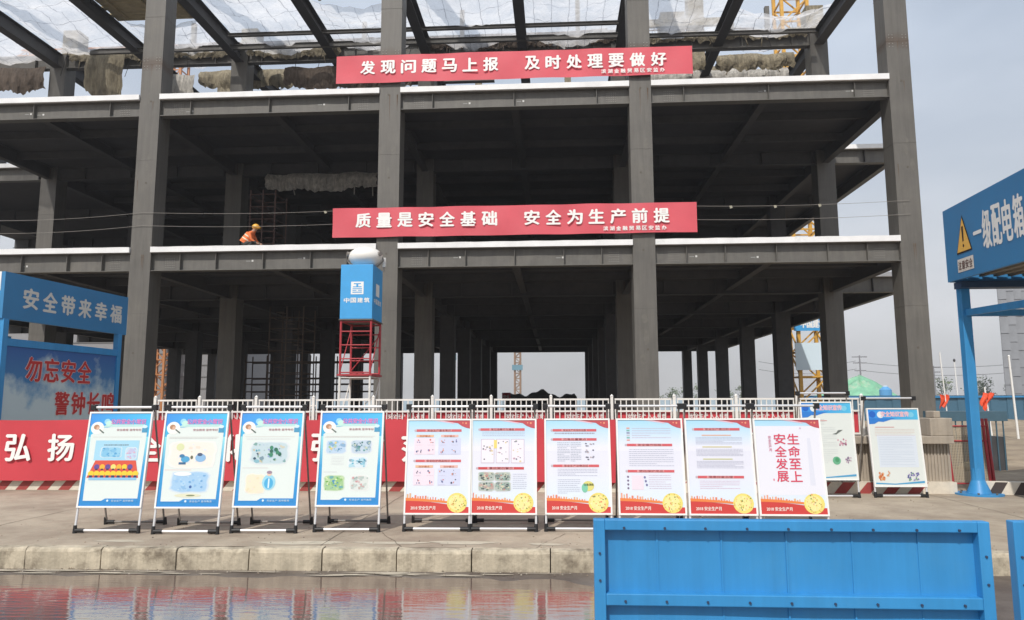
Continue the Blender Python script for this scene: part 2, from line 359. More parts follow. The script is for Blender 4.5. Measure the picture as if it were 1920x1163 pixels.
gr = MB(); gm = [mat('grit_pale', (.42, .37, .30), rough=.95), mat('grit_dark', (.14, .11, .085), rough=.95), mat('grit_brown', (.27, .21, .15), rough=.95)]
for q in range(900):
    u = rj.random()
    if u < .45: x, y, z = rj.uniform(-5.5, 2), 0, 0; y = KY(x)-abs(rj.gauss(0, .10))-.01; z = RZ(x, y)+.008
    else: x = rj.uniform(-6, 8.5); y = KY(x)+.16+4.5*rj.random()**1.6; z = .202
    r_ = rj.uniform(.003, .012)*(1.5 if u > .97 else 1)
    P = [(x+r_*cos(2*pi*i/5+q)*rj.uniform(.6, 1.2), y+r_*sin(2*pi*i/5+q)*rj.uniform(.6, 1.2), z) for i in range(5)]+[(x+r_*.2, y, z+r_*rj.uniform(.5, 1))]
    gr.add(P, [(i, (i+1) % 5, 5) for i in range(5)], rj.choice(gm))
o = gr.build('grit'); o['kind'] = 'stuff'; tag(o, 'scattered grit and small stones along the pavement and gutter', 'grit')

# kerb stones, one block each
kx = -6.1; ki = 0
kerb_root = MB()
while kx < 9.5:
    ln = .74+random.uniform(-.03, .03); z1 = .2+random.uniform(-.006, .006); dy = random.uniform(-.008, .008)
    b = MB(); g0 = .005
    sec = [(0, -.03), (.004, .165), (.014, z1-.012), (.032, z1), (.14, z1+.001), (.14, -.03)]
    na = 7; V = []
    for j in range(na+1):
        x = kx+g0+(ln-2*g0)*j/na
        for (yy, zz) in sec:
            jt = random.uniform(-.004, .004) if 0 < j < na else random.uniform(0, .016)
            V.append((x, KY(x)+yy+dy+(jt if yy < .1 else 0), zz+(jt*.5 if zz > .1 else 0)))
    F = []
    k = len(sec)
    for j in range(na):
        for i in range(k): F.append((j*k+i, j*k+(i+1) % k, (j+1)*k+(i+1) % k, (j+1)*k+i))
    F += [tuple(range(k)), tuple(range(na*k, na*k+k))[::-1]]
    kerb_root.add(V, F, kerb_m)
    kx += ln
struct(kerb_root.build('kerb', bevel=.006))
# silt and paint flakes at the foot of the kerb
sl = MB()
for i in range(46):
    x = random.uniform(-5.2, 1.4); y = KY(x)-random.uniform(.06, .26); L_ = random.uniform(.06, .30); H_ = random.uniform(.008, .022)
    sl.add([(x+L_*cos(a)*(1+.25*sin(3*a+i)), y+H_*sin(a)*(1+.4*cos(2*a+i)), RZ(x, y)+.012) for a in [2*pi*q/12 for q in range(12)]], [tuple(range(12))], mat('pale_silt', (.42, .37, .29), rough=.9, noise=.2))
struct(sl.build('silt_patches'))

# ---------------------------------------------------------------- low wall, striped base, coping
WX0, WX1 = -12.5, 7.5
wl = thing('low_wall', 'long low beige wall with red and white striped foot behind the poster stands', 'wall', (-2.5, 12.2, .2))
b = MB(); b.box(WX0, WX1, 12.16, 12.36, .375, .96, wall_m)
x = WX0
while x < WX1:
    b.box(x, x+.022, 12.142, 12.16, .375, .96, wall_m); x += .05
b.build('ribbed_face', wl)
b = MB(); b.box(WX0, WX1, 12.0, 12.42, .96, 1.08, wall_m); b.build('coping', wl, bevel=.012)
b = MB(); b.box(WX0, WX1, 12.02, 12.40, .17, .375, cream); b.build('plinth', wl)
b = MB(); x = WX0; q = .185
while x < WX1-.4:
    vs = [(x, 12.017, .2), (x+q, 12.017, .2), (x+q+.15, 12.017, .372), (x+.15, 12.017, .372)]
    b.add(vs, [(0, 1, 2, 3)], kerb_red); x += q*2
b.build('red_stripes', wl)
b = MB()
b.box(7.18, 7.52, 12.05, 12.4, 1.08, 1.36, wall_m); b.box(7.26, 7.36, 12.08, 12.36, 1.36, 1.47, wall_m); b.build('end_block', wl, bevel=.015)

# ---------------------------------------------------------------- guardrail panels on the wall, each with a small red cloth
ORD = ['first', 'second', 'third', 'fourth', 'fifth', 'sixth', 'seventh', 'eighth', 'ninth', 'tenth', 'eleventh', 'twelfth', 'thirteenth', 'fourteenth']
posts = [-5.47, -4.70, -3.72, -2.738, -1.723, -.728, .25, 1.235, 2.229, 3.238, 4.229, 5.194, 6.208]
for i, (a, c) in enumerate(zip(posts, posts[1:])):
    t = thing('guardrail_panel', f'white picket guardrail panel on the low wall, {ORD[i]} from the left end', 'railing', ((a+c)/2, 12.2, 1.08), group='guardrail panels along the low wall')
    b = MB(); b.box(a-.022, a+.022, 12.18, 12.22, 1.08, 1.72, fence_white)
    b.tube((a, 12.2, 1.72), (a, 12.2, 1.75), .03, fence_white, 8, .005); b.build('post', t)
    if i == len(posts)-2:
        b = MB(); b.box(c-.022, c+.022, 12.18, 12.22, 1.08, 1.72, fence_white); b.tube((c, 12.2, 1.72), (c, 12.2, 1.75), .03, fence_white, 8, .005); b.build('post', t)
    b = MB()
    for z in (1.668, 1.476, 1.115): b.box(a+.045, c-.045, 12.188, 12.212, z-.014, z+.014, fence_white)
    b.box(a+.022, a+.045, 12.19, 12.21, 1.565, 1.585, fence_white); b.box(c-.045, c-.022, 12.19, 12.21, 1.565, 1.585, fence_white)
    b.build('rails', t)
    b = MB(); npk = 11 if c-a > .9 else 9
    for k in range(npk):
        x = a+.055+(c-a-.11)*k/(npk-1); b.box(x-.008, x+.008, 12.192, 12.208, 1.129, 1.462, fence_white)
        b.box(x-.008, x+.008, 12.192, 12.208, 1.49, 1.654, fence_white)
    b.build('pickets', t)
    if i < 12:
        t2 = thing('slogan_strip', f'small red slogan cloth tied behind the {ORD[i]} guardrail panel from the left', 'banner', ((a+c)/2, 12.23, 1.12), group='small red slogan cloths on the guardrail')
        b = MB(); m_ = 10; V = []
        for k in range(m_+1):
            x = a+.06+(c-a-.12)*k/m_; yy = 12.232+.008*sin(k*1.3+i)
            V += [(x, yy, 1.14+.012*sin(k*.9+i*2)), (x, yy-.004*cos(k), 1.462)]
        b.add(V, [(2*k, 2*k+2, 2*k+3, 2*k+1) for k in range(m_)], red_cloth); cl = b.build('cloth', t2, recalc=False)
        b = MB(); put_line(b, '安全生产 人人有责', (a+c)/2+.06, 1.365, .088, lettering_w, lambda X, Y: (X, 12.2225, Y), .015, width=.62); b.build('lettering', t2, recalc=False).parent = cl

# ---------------------------------------------------------------- big red banner hung on the wall
def hang_cloth(x0, x1, z0, z1, y, m, seed, n=60, amp=.012):
    b = MB(); V = []
    for i in range(n+1):
        x = x0+(x1-x0)*i/n
        for j in range(5):
            z = z0+(z1-z0)*j/4
            V.append((x, y+amp*sin(i*.55+seed)*(.3+.7*sin(pi*j/4))+amp*.6*sin(i*.21+j*.8+seed), z+.006*sin(i*.4+seed)*(1 if j in (0, 4) else 0)))
    b.add(V, [(i*5+j, (i+1)*5+j, (i+1)*5+j+1, i*5+j+1) for i in range(n) for j in range(4)], m, True)
    return b
t = thing('wall_banner', 'long red cloth banner with large white characters hung along the low wall', 'banner', (-3.5, 11.9, .35))
cl = hang_cloth(-11.2, 2.37, .362, 1.35, 11.93, red_cloth, 1, 90).build('cloth', t, recalc=False)
xs0, pitch = -7.62, .7415
characters(cl, t, [(ch, (xs0+i*pitch-.215, xs0+i*pitch+.215, .685, 1.115)) for i, ch in enumerate('弘扬安全文化增强防范意识')], lettering_w, lambda X, Y: (X, 11.905, Y), .034)

# ---------------------------------------------------------------- steel frame building
BX = [-21.0, -12.6, -4.2, 4.2, 12.6]; HX = [-16.8, -8.4, 0.0, 8.4]; CW = .362
RY = [23.888+6.75*k for k in range(7)]
LV = {1: (6.05, 6.67), 2: (11.48, 12.05), 4: (16.68, 17.32)}
bl = thing('steel_frame_building', 'dark grey multi storey steel frame building under construction with open floors', 'building', (-4.2, 23.9, 0))
def ibeam_x(mb, x0, x1, y, z0, z1, m, fw_=.15, tf=.022, tw=.012):
    mb.box(x0, x1, y-fw_, y+fw_, z0, z0+tf, m); mb.box(x0, x1, y-fw_, y+fw_, z1-tf, z1, m); mb.box(x0, x1, y-tw, y+tw, z0+tf, z1-tf, m)
def ibeam_y(mb, x, y0, y1, z0, z1, m, fw_=.13, tf=.02, tw=.012):
    mb.box(x-fw_, x+fw_, y0, y1, z0, z0+tf, m); mb.box(x-fw_, x+fw_, y0, y1, z1-tf, z1, m); mb.box(x-tw, x+tw, y0, y1, z0+tf, z1-tf, m)
pale_dot = mat('pale_bolt_primer', (.27, .26, .24), rough=.6)
chalk = mat('chalk_mark', (.6, .6, .58), rough=.8)
for k, y in enumerate(RY):
    for x in BX + ([-29.4] if k else []):
        b = MB(); m_ = col_steel if k < 2 else steel_in  # rows further in take the shade-darkened steel
        top = 26 if k == 0 else (17.32 if k < 3 else 12.05)
        b.box(x-CW, x+CW, y-CW, y+CW, 0, top, m_)
        if k == 0:                                      # base plate, splice plates, dots
            b.box(x-.5, x+.5, y-.5, y+.5, 0, .04, m_)
            b.box(x-CW-.004, x+CW+.004, y-CW-.004, y+CW+.004, 13.36, 13.40, m_)
            for zz in (6.52, 12.0, 9.1, 3.3):
                b.tube((x+.05*sin(zz*7+x), y-CW-.006, zz), (x+.05*sin(zz*7+x), y-CW, zz), .035, mat('paint_blotch', (.10, .085, .07), rough=.8), 10)
        if k < 2:
            rc = random.Random(int(x*10)+k); tu = mat('touch_up_primer', (.126, .118, .104), rough=.6, noise=.2, nscale=8); rs = mat('rust_run', (.105, .066, .042), rough=.8, noise=.3, nscale=12)
            for _ in range(7):
                px, pz = x+rc.uniform(-.2, .2), rc.uniform(1, 16); pw, ph_ = rc.uniform(.03, .10), rc.uniform(.05, .28)
                b.add([(px+pw*cos(a)*rc.uniform(.75, 1.1), y-CW-.003, pz+ph_*sin(a)*rc.uniform(.75, 1.1)) for a in [2*pi*q/12+.2 for q in range(12)]], [tuple(range(12))], tu)
            for _ in range(5):
                px, pz = x+rc.uniform(-.3, .3), rc.choice((13.36, 12.0, 6.6, 9.2)); ln = rc.uniform(.3, 1.1)
                b.add([(px-.012, y-CW-.0035, pz), (px+.014, y-CW-.0035, pz), (px+.004, y-CW-.0035, pz-ln)], [(0, 1, 2)], rs)
            for zz in (4.62, 9.9, 15.1): b.box(x-CW-.006, x+CW+.006, y-CW-.006, y+CW+.006, zz, zz+.014, m_)
            if k == 0:
                for u in (-.27, -.16, .16, .27):
                    for zz in (13.18, 13.28, 13.48, 13.58): b.tube((x+u, y-CW-.014, zz), (x+u, y-CW, zz), .016, pale_dot, 6)
        o = b.build('column', bl)
        if k == 0:
            bv = o.modifiers.new('bevel', 'BEVEL'); bv.width = .012; bv.segments = 2; bv.limit_method = 'ANGLE'
# columns of the wing stubs above level four
for x, y, h in ((-20.5, RY[1], 1.15), (-12.2, RY[1], .95), (12.5, RY[1], 1.15), (-16.5, RY[2], 2.1), (2.1, RY[2]+.3, 3.6), (-2.7, RY[2]+.3, 3.6)):
    s_ = .36 if h < 3 else .17
    b = MB(); b.box(x-s_, x+s_, y-s_, y+s_, 17.32, 17.32+h, net_beige); b.build('column_stub', bl)
# edge beams with stiffeners and bolted splices, each with its bright trim strip
for lv in (1, 2):
    z0, z1 = LV[lv]
    for i in range(4):
        x0, x1 = BX[i]+CW, BX[i+1]-CW
        b = MB(); Y = 23.70
        ibeam_x(b, x0, x1, Y, z0, z1, steel)
        st = (.14, .21, .5, .79, .86) if lv == 1 else (.14, .5, .86)
        if lv == 1: st = (.13, .29, .5, .71, .87)
        for f in st:
            x = x0+(x1-x0)*f; b.box(x-.008, x+.008, Y-.145, Y-.012, z0+.022, z1-.022, steel)
        for f in (.045, .955):                           # bolt groups
            for u in range(6):
                for v_ in range(5):
                    x = x0+(x1-x0)*f+(u-2.5)*.06 + (.25 if f < .5 else -.25); z = z0+.13+v_*.075
                    b.box(x-.011, x+.011, Y-.024, Y-.012, z-.011, z+.011, pale_dot)
        for q in range(2):
            x = random.uniform(x0+1, x1-1); z = (z0+z1)/2+random.uniform(-.1, .1)
            b.box(x-.03, x+.03, Y-.018, Y-.012, z-.03, z+.03, chalk); b.box(x-.22, x-.07, Y-.017, Y-.012, z-.025, z+.005, mat('faint_chalk', (.26, .26, .25)))
        eb = b.build('edge_beam', bl)
        b = MB(); n = 24                                  # folded trim with slight waviness
        V = []
        for k in range(n+1):
            x = x0+(x1-x0)*k/n; w_ = .006*sin(k*1.7+i+lv)+random.uniform(-.003, .003)
            V += [(x, 23.46+w_, z1+.005), (x, 23.45+w_, z1+.185+w_), (x, 23.66, z1+.20), (x, 23.66, z1+.005)]
        F = [(4*k+j, 4*k+4+j, 4*k+4+(j+1) % 4, 4*k+(j+1) % 4) for k in range(n) for j in range(4)] + [(0, 1, 2, 3), tuple(4*n+q for q in (3, 2, 1, 0))]
        b.add(V, F, strip_m); b.build('edge_trim', bl).parent = eb
# beams across the rows behind
for lv in (1, 2, 4):
    z0, z1 = LV[lv]
    for k in range(1, 7 if lv < 4 else 3):
        b = MB(); x0, x1 = (-33, 15.3) if lv < 4 else (-29.4, 12.6)
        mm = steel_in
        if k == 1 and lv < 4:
            ibeam_x(b, x0, -21.3, RY[k]-.2, z0, z1, steel); ibeam_x(b, -21.3, 12.9, RY[k]-.2, z0, z1, mm); ibeam_x(b, 12.9, x1, RY[k]-.2, z0, z1, steel)  # overhanging ends in lit steel, stretch between in the shade-darkened copy
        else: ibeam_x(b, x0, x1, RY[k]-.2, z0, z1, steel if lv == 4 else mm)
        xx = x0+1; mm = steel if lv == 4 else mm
        while xx < x1:
            b.box(xx-.008, xx+.008, RY[k]-.345, RY[k]-.212, z0+.022, z1-.022, mm); xx += 2.1
        b.build('cross_beam', bl)
for lv in (1, 2):
    z1 = LV[lv][1]
    for (x0, x1) in ((12.97, 15.45), (-33, -21.37)):
        b = MB(); b.box(x0, x1, RY[1]-.46, RY[1]-.3, z1+.005, z1+.19, strip_m); b.build('edge_trim', bl)
# beams running into the depth
for lv in (1, 2, 4):
    z0, z1 = LV[lv]
    for x in sorted(BX+HX+([15.3, -29.4] if lv < 4 else [])):
        b = MB(); half = x in HX
        y0 = 23.86 if x in HX+BX else RY[1]-.2
        mm = steel_in if x != 15.3 else steel  # inner beams shade-darkened, exposed right edge beam in lit steel
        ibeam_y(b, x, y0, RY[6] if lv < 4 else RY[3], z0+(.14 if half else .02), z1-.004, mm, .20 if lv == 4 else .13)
        b.build('depth_beam', bl)
# secondary deck joists, one part per level
for lv in (1, 2):
    z0, z1 = LV[lv]; b = MB()
    for k in range(6):
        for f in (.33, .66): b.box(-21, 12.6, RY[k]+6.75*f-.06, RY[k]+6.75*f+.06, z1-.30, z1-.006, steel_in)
    b.build('deck_joists', bl)
# floor decks with trapezoid ribs
for lv in (1, 2):
    z = LV[lv][1]; b = MB()
    b.box(-21.3, 12.9, 23.66, RY[1], z+.004, z+.15, deckm); b.box(-33, 15.4, RY[1]+.001, RY[6]+.3, z+.004, z+.15, deckm)
    b.build('floor_deck', bl)
# upper frame far back, above level four
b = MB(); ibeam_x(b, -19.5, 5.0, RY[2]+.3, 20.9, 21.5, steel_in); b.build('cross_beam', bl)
b = MB(); ibeam_x(b, -9, -1.5, RY[1]+3, 17.0, 17.3, steel); b.build('cross_beam', bl)

# ---------------------------------------------------------------- safety nets under the open top level
nets = [(-25.2, -21, 24.2), (-21, -16.8, 24.2), (-16.8, -12.6, 27.5), (-12.6, -8.4, 24.2), (-8.4, -4.2, 26.6), (-4.2, 0, 24.2), (0, 4.2, 24.2), (4.2, 8.4, 24.2), (8.4, 12.6, 28.2)]
NL = [ORD[i]+' bay from the left' for i in range(9)]
for i, (a, c, y0) in enumerate(nets):
    t = MB(); nx, ny = 14, 26; V = []; y1 = 31.2
    for q in range(ny+1):
        for p_ in range(nx+1):
            u, v_ = p_/nx, q/ny
            sag = .50*sin(pi*u)*(0.45+.55*abs(sin(pi*v_*2+i)))+.05*sin(p_*2.1+q*.9+i)+.04*sin(q*2.3+p_)
            V.append((a+.14+(c-a-.28)*u, y0+(y1-y0)*v_, 17.40-sag))
    t.add(V, [(q*(nx+1)+p_, q*(nx+1)+p_+1, (q+1)*(nx+1)+p_+1, (q+1)*(nx+1)+p_) for q in range(ny) for p_ in range(nx)], net_m, True)
    tag(t.build('safety_net', off=((a+c)/2, 30, 17.3), recalc=False), f'thin white safety net under the top beams, {NL[i]}', 'net', 'white safety nets under the open top')
# dusty bundled nets hanging over the second row of beams
def bundle(x0, x1, y, ztop, zlow, seed, label, m=net_beige, grp='dusty nets and tarpaulins hanging from the beams', dep=.16):
    rnd = random.Random(seed); n = max(14, int((x1-x0)*11)); b = MB(); V = []; ph = [rnd.uniform(0, 6) for _ in range(5)]; low = .5; top = 0
    for i in range(n+1):
        u = i/n; x = x0+(x1-x0)*u
        low += (rnd.uniform(.15, 1.0)-low)*.22
        sc = .35*abs(sin(u*(x1-x0)*1.1+ph[0]))+.25*abs(sin(u*(x1-x0)*2.7+ph[1]))+.4*low
        zl = ztop-(ztop-zlow)*min(1, .62+.38*sc)*(.85+.15*sin(pi*u))+rnd.uniform(-.07, .07)
        top = .03*sin(u*(x1-x0)*3+ph[2])+rnd.uniform(-.012, .012)
        for j in range(9):
            f = j/8; yy = y-dep*(.35+.65*sin(pi*f))*(.7+.3*sin(u*(x1-x0)*5+ph[3]))+.05*sin(i*1.1+ph[4])*f
            V.append((x+.05*sin(j*1.7+i*.6)*f, yy, ztop+top+(zl-ztop)*f))
    b.add(V, [(i*9+j, (i+1)*9+j, (i+1)*9+j+1, i*9+j+1) for i in range(n) for j in range(8)], m, False)
    for _ in range(int((x1-x0)*.7)):
        q = rnd.randint(0, n); p_ = V[q*9+8]; b.tube(p_, (p_[0]+rnd.uniform(-.08, .08), p_[1], p_[2]-rnd.uniform(.1, .45)), .01, m, 4)
    o = b.build('bundled_net', off=((x0+x1)/2, y, ztop), recalc=False)
    sd = o.modifiers.new('thick', 'SOLIDIFY'); sd.thickness = .015
    tag(o, label, 'net', grp)
tarp_brown = mat('brown_tarp', (.17, .13, .10), rough=.85, noise=.35, nscale=3, bump=.5, bscale=10)
pale_sheet = mat('pale_sheet', (.55, .52, .47), rough=.8, noise=.3, nscale=4)
def folds(m):
    t = m.node_tree; b = t.nodes['Principled BSDF']; g = nn(t, 'ShaderNodeNewGeometry'); mp_ = nn(t, 'ShaderNodeMapping'); mp_.inputs['Scale'].default_value = (7, 7, 1.1)
    n = nn(t, 'ShaderNodeTexNoise'); n.inputs['Scale'].default_value = 1.5; n.inputs['Detail'].default_value = 8; n.inputs['Roughness'].default_value = .7
    bp = nn(t, 'ShaderNodeBump'); bp.inputs['Strength'].default_value = 1.0; bp.inputs['Distance'].default_value = .16; l = t.links.new
    l(g.outputs['Position'], mp_.inputs[0]); l(mp_.outputs[0], n.inputs['Vector']); l(n.outputs['Fac'], bp.inputs['Height']); l(bp.outputs['Normal'], b.inputs['Normal'])
    src = b.inputs['Base Color'].links[0].from_socket; r_ = nn(t, 'ShaderNodeMapRange'); r_.inputs['From Min'].default_value = .32; r_.inputs['From Max'].default_value = .68; r_.inputs['To Min'].default_value = .55; r_.inputs['To Max'].default_value = 1.2
    x = nn(t, 'ShaderNodeMix', data_type='RGBA', blend_type='MULTIPLY'); x.inputs[0].default_value = 1; l(n.outputs['Fac'], r_.inputs['Value']); l(src, x.inputs[6]); l(r_.outputs['Result'], x.inputs[7]); l(x.outputs[2], b.inputs['Base Color'])
for q in (net_beige, tarp_brown, pale_sheet): folds(q)
ybk = RY[1]-.36
bundle(-20.4, -13.0, ybk, 17.38, 16.85, 1, 'dusty beige net bundled over the top beam left of the first column')
bundle(-12.2, -8.0, ybk, 17.40, 16.72, 2, 'beige net drooping over the top beam left of the upper red banner')
bundle(5.2, 8.8, ybk, 17.40, 16.9, 3, 'short beige net roll on the top beam just above the upper banner end')
bundle(8.6, 12.1, ybk, 17.42, 16.95, 5, 'beige net sagging along the top beam near the orange crane mast')
bundle(-4, 4.0, ybk, 17.46, 16.9, 7, 'dark dusty net heap along the top beam behind the upper banner', tarp_brown)
bundle(-25.2, -21.4, ybk-.1, 16.66, 15.3, 4, 'dark brown drape hanging under the top beam at the far left edge', tarp_brown, dep=.25)
bundle(-19.4, -17.7, ybk-.25, 17.1, 14.6, 11, 'narrow beige tarpaulin hanging below the top beam left of the first column', dep=.3)
bundle(-18.0, -15.6, RY[1]+1.6, 17.1, 15.6, 12, 'pale white sheet hanging behind the beige tarpaulin on the top floor', pale_sheet, dep=.2)
bundle(-11.0, -6.2, RY[1]-.5, 11.42, 10.55, 6, 'pale crumpled sheet hanging inside the middle floor beside the second column', pale_sheet, dep=.4)
bundle(6.4, 8.2, 32.2, 17.3, 16.35, 8, 'beige tarpaulin drooping beneath the top beam right of the upper banner', dep=.3)
bundle(8.7, 12.2, 32.3, 17.3, 16.4, 14, 'beige tarpaulin sagging beside the last inner column on the top floor', dep=.3)
bundle(-10.6, -5.0, RY[1]-.1, 16.45, 15.2, 9, 'grey brown tarpaulin slung under the top beam left of the upper banner', tarp_brown, dep=.35)
bundle(-15.4, -10.4, 32.4, 17.3, 16.2, 15, 'long beige tarpaulin behind the first column on the top floor', dep=.3)
bundle(-9.8, -4.8, 32.8, 17.3, 16.3, 16, 'long dusty tarpaulin behind the upper banner left end', tarp_brown, dep=.3)
bundle(5.0, 12.3, 33.6, 17.2, 16.3, 17, 'pale dusty sheet lying low behind the right top beam', pale_sheet, dep=.3)
boards_m = mat('scaffold_board', (.40, .33, .20), rough=.85, noise=.25, nscale=4)
for x0, x1, y0, y1, lb in ((-16.6, -12.9, 24.1, 27.4, 'timber boards laid on the top beams left of the first column'), (-8.25, -4.4, 24.1, 26.5, 'timber boards laid on the top beams left of the second column')):
    t = thing('scaffold_boards', lb, 'boards', ((x0+x1)/2, (y0+y1)/2, 17.33), group='timber boards on the top beams')
    b = MB(); y = y0
    while y < y1: b.box(x0+random.uniform(-.15, .1), x1+random.uniform(-.1, .15), y, y+.25, 17.34, 17.385+random.uniform(0, .012), boards_m); y += .275
    b.build('planks', t)
    b = MB()
    for xx in (x0+.5, (x0+x1)/2, x1-.5): b.box(xx-.05, xx+.05, y0, y1, 17.24, 17.335, boards_m)
    b.build('bearers', t)
for i, (x0, x1, yy, z0, z1) in enumerate(((-18.9, 4.9, 29.35, 16.80, 17.02), (-12.3, 4.0, 28.45, 16.92, 17.06), (4.5, 12.2, 29.5, 16.84, 17.0))):
    b = MB(); ibeam_x(b, x0, x1, yy, z0, z1, steel, .07, .014, .008); b.build('cross_beam', bl)
b = MB()
for x, zt in ((-2.6, 18.6), (2.4, 18.9), (-14.6, 18.4), (-6.9, 18.2), (8.9, 18.8), (10.4, 18.3)): b.box(x-.09, x+.09, 29.9, 30.08, 17.32, zt, steel)
b.build('post_stubs', bl)
b = MB()
for q in range(26):
    x = -20+33*q/26+random.uniform(-.4, .4); z = 17.3+random.uniform(.0, .3); b.tube((x, 30.0, z), (x+random.uniform(-.5, .5), 30.1, z-random.uniform(.5, 1.5)), .012, black_pl, 5)
for q in range(9):
    x = -19+31*q/9+random.uniform(-.6, .6); b.tube((x, 29.95, 17.38), (x+random.uniform(1.2, 3.2), 30.0, 17.36+random.uniform(0, .25)), .03, rust, 6)
b.build('loose_rods', bl)
# hoist shaft wrapped in netting
t = thing('netted_hoist_shaft', 'beige netting wrapped hoist shaft rising behind the upper banner right end', 'hoist', (8.0, 37.2, 12.2))
b = MB(); b.box(6.95, 8.2, 36.6, 37.8, 12.2, 21.9, net_beige); b.build('net_wrap', t)
b = MB(); b.box(8.4, 9.2, 36.7, 37.5, 12.2, 24.5, net_beige); b.build('mast', t)
b = MB(); b.box(6.3, 10.6, 36.4, 36.6, 21.0, 21.4, net_beige); b.build('landing', t); b = MB(); b.box(6.3, 10.6, 36.3, 36.58, 18.2, 18.7, net_beige); b.build('landing', t)

# ---------------------------------------------------------------- two red banners across the facade
def facade_banner(name, x0, x1, z0, z1, text, small, xa, xb, za, zb, sa, sb, label):
    q = 23.40/22.95; kx = lambda x: 1.326+(x-1.326)*q; kz = lambda z: 1.6+(z-1.6)*q
    x0, x1, xa, xb, sa, sb = map(kx, (x0, x1, xa, xb, sa, sb)); z0, z1, za, zb = map(kz, (z0, z1, za, zb))
    t = thing(name, label, 'banner', ((x0+x1)/2, 23.40, z0))
    cl = hang_cloth(x0, x1, z0, z1, 23.41, facade_red, z0, 90, .021).build('cloth', t, recalc=False)
    n = len(text); fn = lambda X, Y: (X, 23.375, Y)
    step = (xb-xa)/(n-1)
    characters(cl, t, [(ch, (xa+step*i-.24, xa+step*i+.24, za, zb)) for i, ch in enumerate(text)], lettering_w, fn, .04)
    b = MB(); n = len(small)
    for i, ch in enumerate(small):
        c = sa+.12+(sb-sa-.12)*i/(n-1); put_glyph(b, ch, (c-.075, c+.075, z0+.085, z0+.225), lettering_w, fn, .03)
    b.build('small_lettering', t, recalc=False).parent = cl
    b = MB()
    for xx in (x0+.02, -4.2, 4.2, x1-.02):
        b.tube((xx, 23.42, z1-.03), (xx+.05, 23.56, z1+.05), .008, black_pl, 6); b.tube((xx, 23.42, z0+.03), (xx+.05, 23.56, z0-.02), .008, black_pl, 6)
    b.build('ties', t)
facade_banner('facade_banner', -5.90, 5.84, 12.185, 13.14, '发现问题马上报 及时处理要做好', '滨湖金融贸易区安监办', -4.83, 4.75, 12.48, 12.93, 2.85, 4.86, 'upper red banner across the second and third columns, about reporting problems')
facade_banner('facade_banner', -5.88, 5.81, 6.95, 7.92, '质量是安全基础 安全为生产前提', '滨湖金融贸易区安监办', -4.86, 4.70, 7.27, 7.73, 2.82, 4.77, 'lower red banner across the second and third columns, about quality and safety')

# ---------------------------------------------------------------- rope lifelines with tags
rope_m = mat('pale_rope', (.26, .24, .22), rough=.8)
for k, (z, lab) in enumerate(((8.05, 'upper pale safety rope strung between the columns above the lower beam'), (7.60, 'lower pale safety rope strung between the columns above the lower beam'))):
    pts = []
    for i in range(4):
        a, c = BX[i], BX[i+1]
        for q in range(13):
            u = q/12; s_ = (.20 if i == 0 else .10)*4*u*(1-u)
            pts.append((a+(c-a)*u, 23.49, z-s_-(.06 if i > 1 else 0)))
    t = thing('safety_rope', lab, 'rope', (-4.2, 23.49, z), group='safety ropes along the middle floor')
    b = MB(); b.path(pts, .0065, rope_m, 5); b.build('rope', t)
    if k == 0:
        b = MB()
        for q in (3, 22, 23, 43, 45, 47):
            p_ = pts[q]; b.add([(p_[0]-.05, p_[1]-.02, p_[2]+.01), (p_[0]+.03, p_[1]-.03, p_[2]+.015), (p_[0]+.06, p_[1], p_[2]-.05), (p_[0]-.02, p_[1]+.01, p_[2]-.075)], [(0, 1, 2, 3)], mat('pale_tag', (.50, .48, .38)))
        b.build('tags', t)

# ---------------------------------------------------------------- worker on the middle floor
def skin_body(name, verts, edges, radii, mats_fn, parent, mats_):
    me = bpy.data.meshes.new(name); me.from_pydata(verts, edges, [])
    o = bpy.data.objects.new(name, me); COL.objects.link(o)
    md = o.modifiers.new('skin', 'SKIN'); md.use_smooth_shade = True
    if not me.skin_vertices: me.skin_vertices.new()
    for i, r_ in enumerate(radii): me.skin_vertices[0].data[i].radius = (r_, r_)
    me.skin_vertices[0].data[0].use_root = True
    s2 = o.modifiers.new('sub', 'SUBSURF'); s2.levels = 2; s2.render_levels = 2
    bpy.context.view_layer.update()
    m2 = bpy.data.meshes.new_from_object(o.evaluated_get(bpy.context.evaluated_depsgraph_get()))
    bpy.data.objects.remove(o)
    for m in mats_: m2.materials.append(m)
    for p_ in m2.polygons: p_.use_smooth = True; p_.material_index = mats_fn(p_.center)
    o = bpy.data.objects.new(name, m2); COL.objects.link(o); o.parent = parent
    return o
